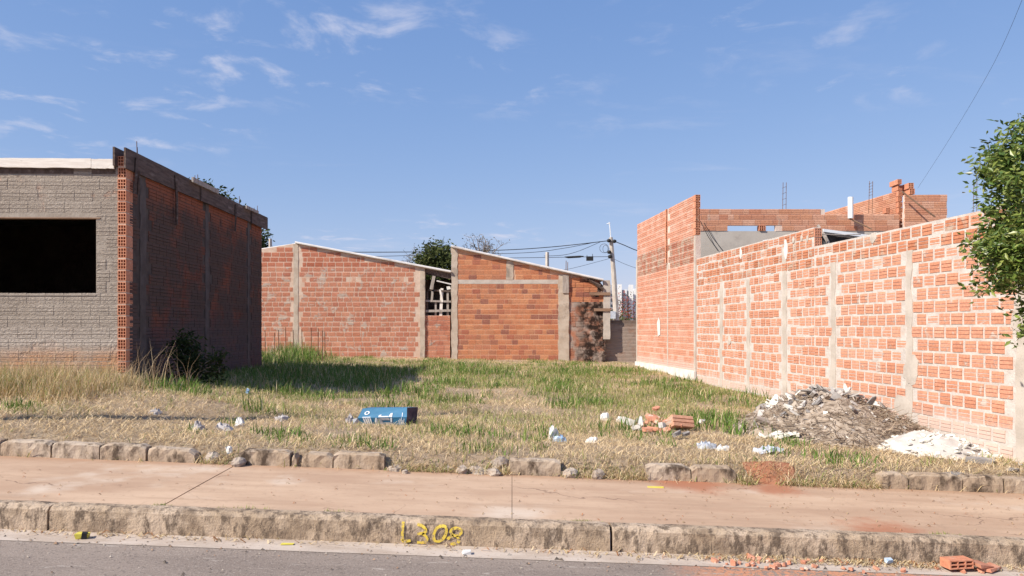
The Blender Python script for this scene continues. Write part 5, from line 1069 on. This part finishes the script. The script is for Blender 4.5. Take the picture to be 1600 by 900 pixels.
def inlot(x, y):
    xr_w = 6.02-.1*y-.10; ok = (y > 7.22) & (y < 24.4) & (x < xr_w)
    ok &= ~((x < -5.36-.0257*(y-10.7)) & (y > 10.66) & (y < 17.1))
    ok &= ~((x > 4.95-.1*y+.9) & (y > 24))
    p1 = ((x-3.95)/1.05)**2+((y-9.55)/1.0)**2 < 1; p2 = ((x-4.62)/.62)**2+((y-8.48)/.5)**2 < 1; ok &= ~p1 & ~p2
    ok &= ~(((x+1.5)/.36)**2+((y-9.1)/.22)**2 < 1); ok &= ~(((x-1.95)/.55)**2+((y-9.1)/.2)**2 < .6)
    return ok
def scatter(n, y0, y1, seed, x0=-9.5, x1=5.6):
    g = np.random.default_rng(seed); y = g.uniform(y0, y1, n); lo = np.maximum(x0, -.69*y-1.0); hi = np.minimum(x1, .69*y+.6); x = lo+(hi-lo)*g.random(n); k = inlot(x, y); return x[k], y[k], g
def pick(g, cols, n, var=.22): return np.asarray(cols)[g.integers(0, len(cols), n)]*g.uniform(1-var, 1+var, n)[:, None]
STRAW = [(0.66,0.52,0.32),(0.58,0.44,0.26),(0.74,0.60,0.40),(0.46,0.33,0.19),(0.66,0.50,0.28)]
GREEN = [(0.24,0.29,0.075),(0.29,0.32,0.10),(0.18,0.24,0.055),(0.36,0.36,0.13)]
LGREEN = [(0.12,0.21,0.04),(0.155,0.25,0.05),(0.20,0.28,0.07),(0.09,0.165,0.035)]
# lying straw
x, y, g = scatter(230000, 7.2, 24.4, 1); k = g.random(len(x)) < (.5+.5*smooth(15, 9, y))*(1-.6*lush(x,y))*smooth(.30,.55,fbm(x*1.1,y*1.1,5)+.12*smooth(12,8,y)); x, y = x[k], y[k]; n = len(x)
blades(x, y, g.uniform(.06,.22,n), g.uniform(.003,.0055,n), g.uniform(1.25,1.57,n), pick(g, STRAW, n, .45)*1.1, 'dry_straw', lab='pale dry straw littered over the lot', seed=2)
# short mixed sward
x, y, g = scatter(220000, 7.25, 24.4, 3); gf = .6*fbm(x*.6, y*.6, 11)+.4*fbm(x*2.6, y*2.6, 14, 2); patch = smooth(.38, .58, gf + .07*smooth(9,13,y) - .04); k = g.random(len(x)) < (.05+.95*patch)*(.45+.40*smooth(8.2,11,y)); x, y, patch = x[k], y[k], patch[k]; n = len(x)
isg = g.random(n) < (.26+.58*patch*(.8+.2*smooth(8,11.5,y))); c_ = np.where(isg[:,None], pick(g, GREEN, n), pick(g, STRAW, n))
blades(x, y, g.uniform(.03,.11,n)*(.7+.8*patch)*np.where(y > 21, .6, 1), g.uniform(.0035,.008,n), g.uniform(.2,1.1,n), c_, 'short_grass', lab='short half dry grass covering the lot', seed=4)
# lush tufts, thickened inside the left house's cast shadow to deepen its dark
x, y, g = scatter(150000, 7.3, 24.4, 5); lf = np.maximum(lush(x, y), .8*smooth(.57,.68,fbm(x*1.3,y*1.3,77)+.03*smooth(8,12,y)))*smooth(.38,.56,fbm(x*2.8,y*2.8,21,2)+.06); lf = np.maximum(lf, .75*smooth(-2.0,-2.6,x)*smooth(12.4,13.6,y)*smooth(19.6,18.4,y)); k = g.random(len(x)) < lf; x, y, lf = x[k], y[k], lf[k]; n = len(x)
c_ = np.where((g.random(n) < .85)[:,None], pick(g, LGREEN, n), pick(g, STRAW, n)); hgt = g.uniform(.10,.28,n)*(.5+.7*lf)*np.where(y < 9, .6, 1)
hgt = hgt*np.where((x < -5.2) & (y > 18.5), 2.3, np.where(y > 21, .55, np.where(y > 11, .85, 1)))
blades(x, y, hgt, g.uniform(.008,.015,n), g.uniform(.1,.95,n), c_, 'lush_grass', lab='lush green tufts of grass scattered over the lot', seed=6)
# tall dry grass in front of the left house
g = np.random.default_rng(9); x = g.uniform(-8.2,-4.7,30000); y = g.uniform(8.3,10.6,30000); dn = smooth(8.3,9.3,y)*smooth(-4.6,-5.3,x)*smooth(.25,.6,fbm(x*1.6,y*1.6,31)+.1); k = g.random(len(x)) < dn*.75; x, y, dn = x[k], y[k], dn[k]; n = len(x)
c_ = np.where((g.random(n) < .82)[:,None], pick(g, STRAW+[(0.38,0.25,0.10)], n), pick(g, GREEN, n))
blades(x, y, g.uniform(.12,.36,n)*(.5+.6*dn), g.uniform(.004,.008,n), g.uniform(.1,1.0,n), c_, 'tall_dry_grass', lab='tall dry straw grass in front of the left house', seed=10)
g = np.random.default_rng(19); x = g.uniform(-8.2,-4.4,420); y = g.uniform(9.4,10.9,420); k = inlot(x,y); x, y = x[k], y[k]; n = len(x)
blades(x, y, g.uniform(.4,.75,n), g.uniform(.003,.006,n), g.uniform(.1,.9,n), pick(g, [(0.55,0.42,0.27),(0.48,0.33,0.2)], n), 'seed_stalks', lab='long pale seed stalks standing before the left house', seed=20)
# weeds and straw caught along both kerbs
g = np.random.default_rng(29); x = np.concatenate([g.uniform(-5,5.2,9000), g.normal(2.0,1.1,2600)]); y = np.concatenate([7.02+np.abs(g.normal(0,.09,9000)), 7.0+np.abs(g.normal(0,.16,2600))])
KB = [(-8,-2.91),(-2.52,-1.17),(-.02,.45),(1.23,2.06),(3.39,5.5)]; onb = np.zeros(len(x), bool)
for a, b in KB: onb |= (x > a) & (x < b) & (y < 7.2)
k = (~onb | (g.random(len(x)) < .05)) & (fbm(x*2,y*2,8) > .36); x, y = x[k], y[k]; n = len(x)
c_ = np.where((g.random(n) < .2)[:,None], pick(g, GREEN, n), pick(g, STRAW, n)); zz_ = np.where(y < 7.1, S(x)+.205-G(x,y), 0)
blades(x, y, g.uniform(.04,.16,n), g.uniform(.003,.008,n), g.uniform(.5,1.45,n), c_, 'kerb_weeds', zoff=zz_, lab='dry weeds and straw spilling through the gaps of the broken kerb', seed=30)
g = np.random.default_rng(39); x = np.concatenate([g.uniform(-4,4.5,300), g.normal(2.4,.8,800), g.normal(-2.6,.5,80)]); y = np.concatenate([g.uniform(5.30,5.40,300), g.uniform(5.28,5.40,800), g.uniform(5.3,5.4,80)]); n = len(x)
blades(x, y, g.uniform(.02,.09,n), g.uniform(.004,.012,n), g.uniform(1.2,1.5,n), pick(g, STRAW+[(0.5,0.25,0.12)], n)*.8, 'gutter_litter', zoff=S(x)+.012-G(x,y), lab='dry leaf and straw litter along the gutter', seed=40)
g = np.random.default_rng(49); x = np.concatenate([g.uniform(-4.5,4.8,260), g.uniform(1,4.8,160)]); y = g.uniform(5.6,7.0,420); n = len(x)
blades(x, y, g.uniform(.015,.05,n), g.uniform(.003,.010,n), g.uniform(1.40,1.54,n), pick(g, [(0.42,0.31,0.19),(0.36,0.24,0.15),(0.45,0.22,0.12),(0.28,0.18,0.11)], n), 'leaf_litter', zoff=S(x)+.172+(y-5.56)*.022+.010-G(x,y), lab='tiny fallen leaves and straw bits strewn on the pavement', seed=50)
g = np.random.default_rng(59); x = np.concatenate([g.normal(a, s_, 60) for a, s_ in ((-1.28,.05),(-2.55,.04),(.5,.06),(-1.95,.1),(3.1,.08))]); y = np.concatenate([np.full(60,5.555)+g.normal(0,.008,60) for _ in range(5)]); n = len(x)
blades(x, y, g.uniform(.02,.05,n), g.uniform(.003,.006,n), g.uniform(.2,1.2,n), pick(g, GREEN, n), 'joint_grass', zoff=S(x)+.17-G(x,y), lab='small green sprouts in the joint behind the kerb', seed=60)

# loose grit on the road edge and gutter
g = np.random.default_rng(71); n = 600; x = g.uniform(-4.2, 4.4, n); y = np.where(g.random(n) < .5, 5.18+g.normal(0,.10,n), g.uniform(3.6,5.3,n)); y = np.minimum(y, 5.39); s_ = g.uniform(.003,.010,n)*np.where(g.random(n) < .05, 1.8, 1)
b = np.stack([x, y, S(x)-.001], 1); o = g.normal(0, 1, (n, 4, 3))*.35; tet = np.array([(-1,-.6,0),(1,-.6,0),(0,1,0),(0,0,.9)])
V = (b[:,None,:]+(tet[None]+o*np.array((1,1,.3)))*s_[:,None,None]).reshape(-1,3); i = np.arange(n)*4; T = np.concatenate([np.stack([i+a,i+b_,i+c],1) for a,b_,c in ((0,1,3),(1,2,3),(2,0,3))])
C = np.repeat(pick(g, [(0.42,0.36,0.31),(0.50,0.44,0.38),(0.16,0.13,0.11),(0.42,0.27,0.18)], n), 4, 0)
tag(link('road_grit', npmesh('road_grit', V, T, M['grass'], C)), 'loose pale grit along the edge of the road', 'grit', kind='stuff')
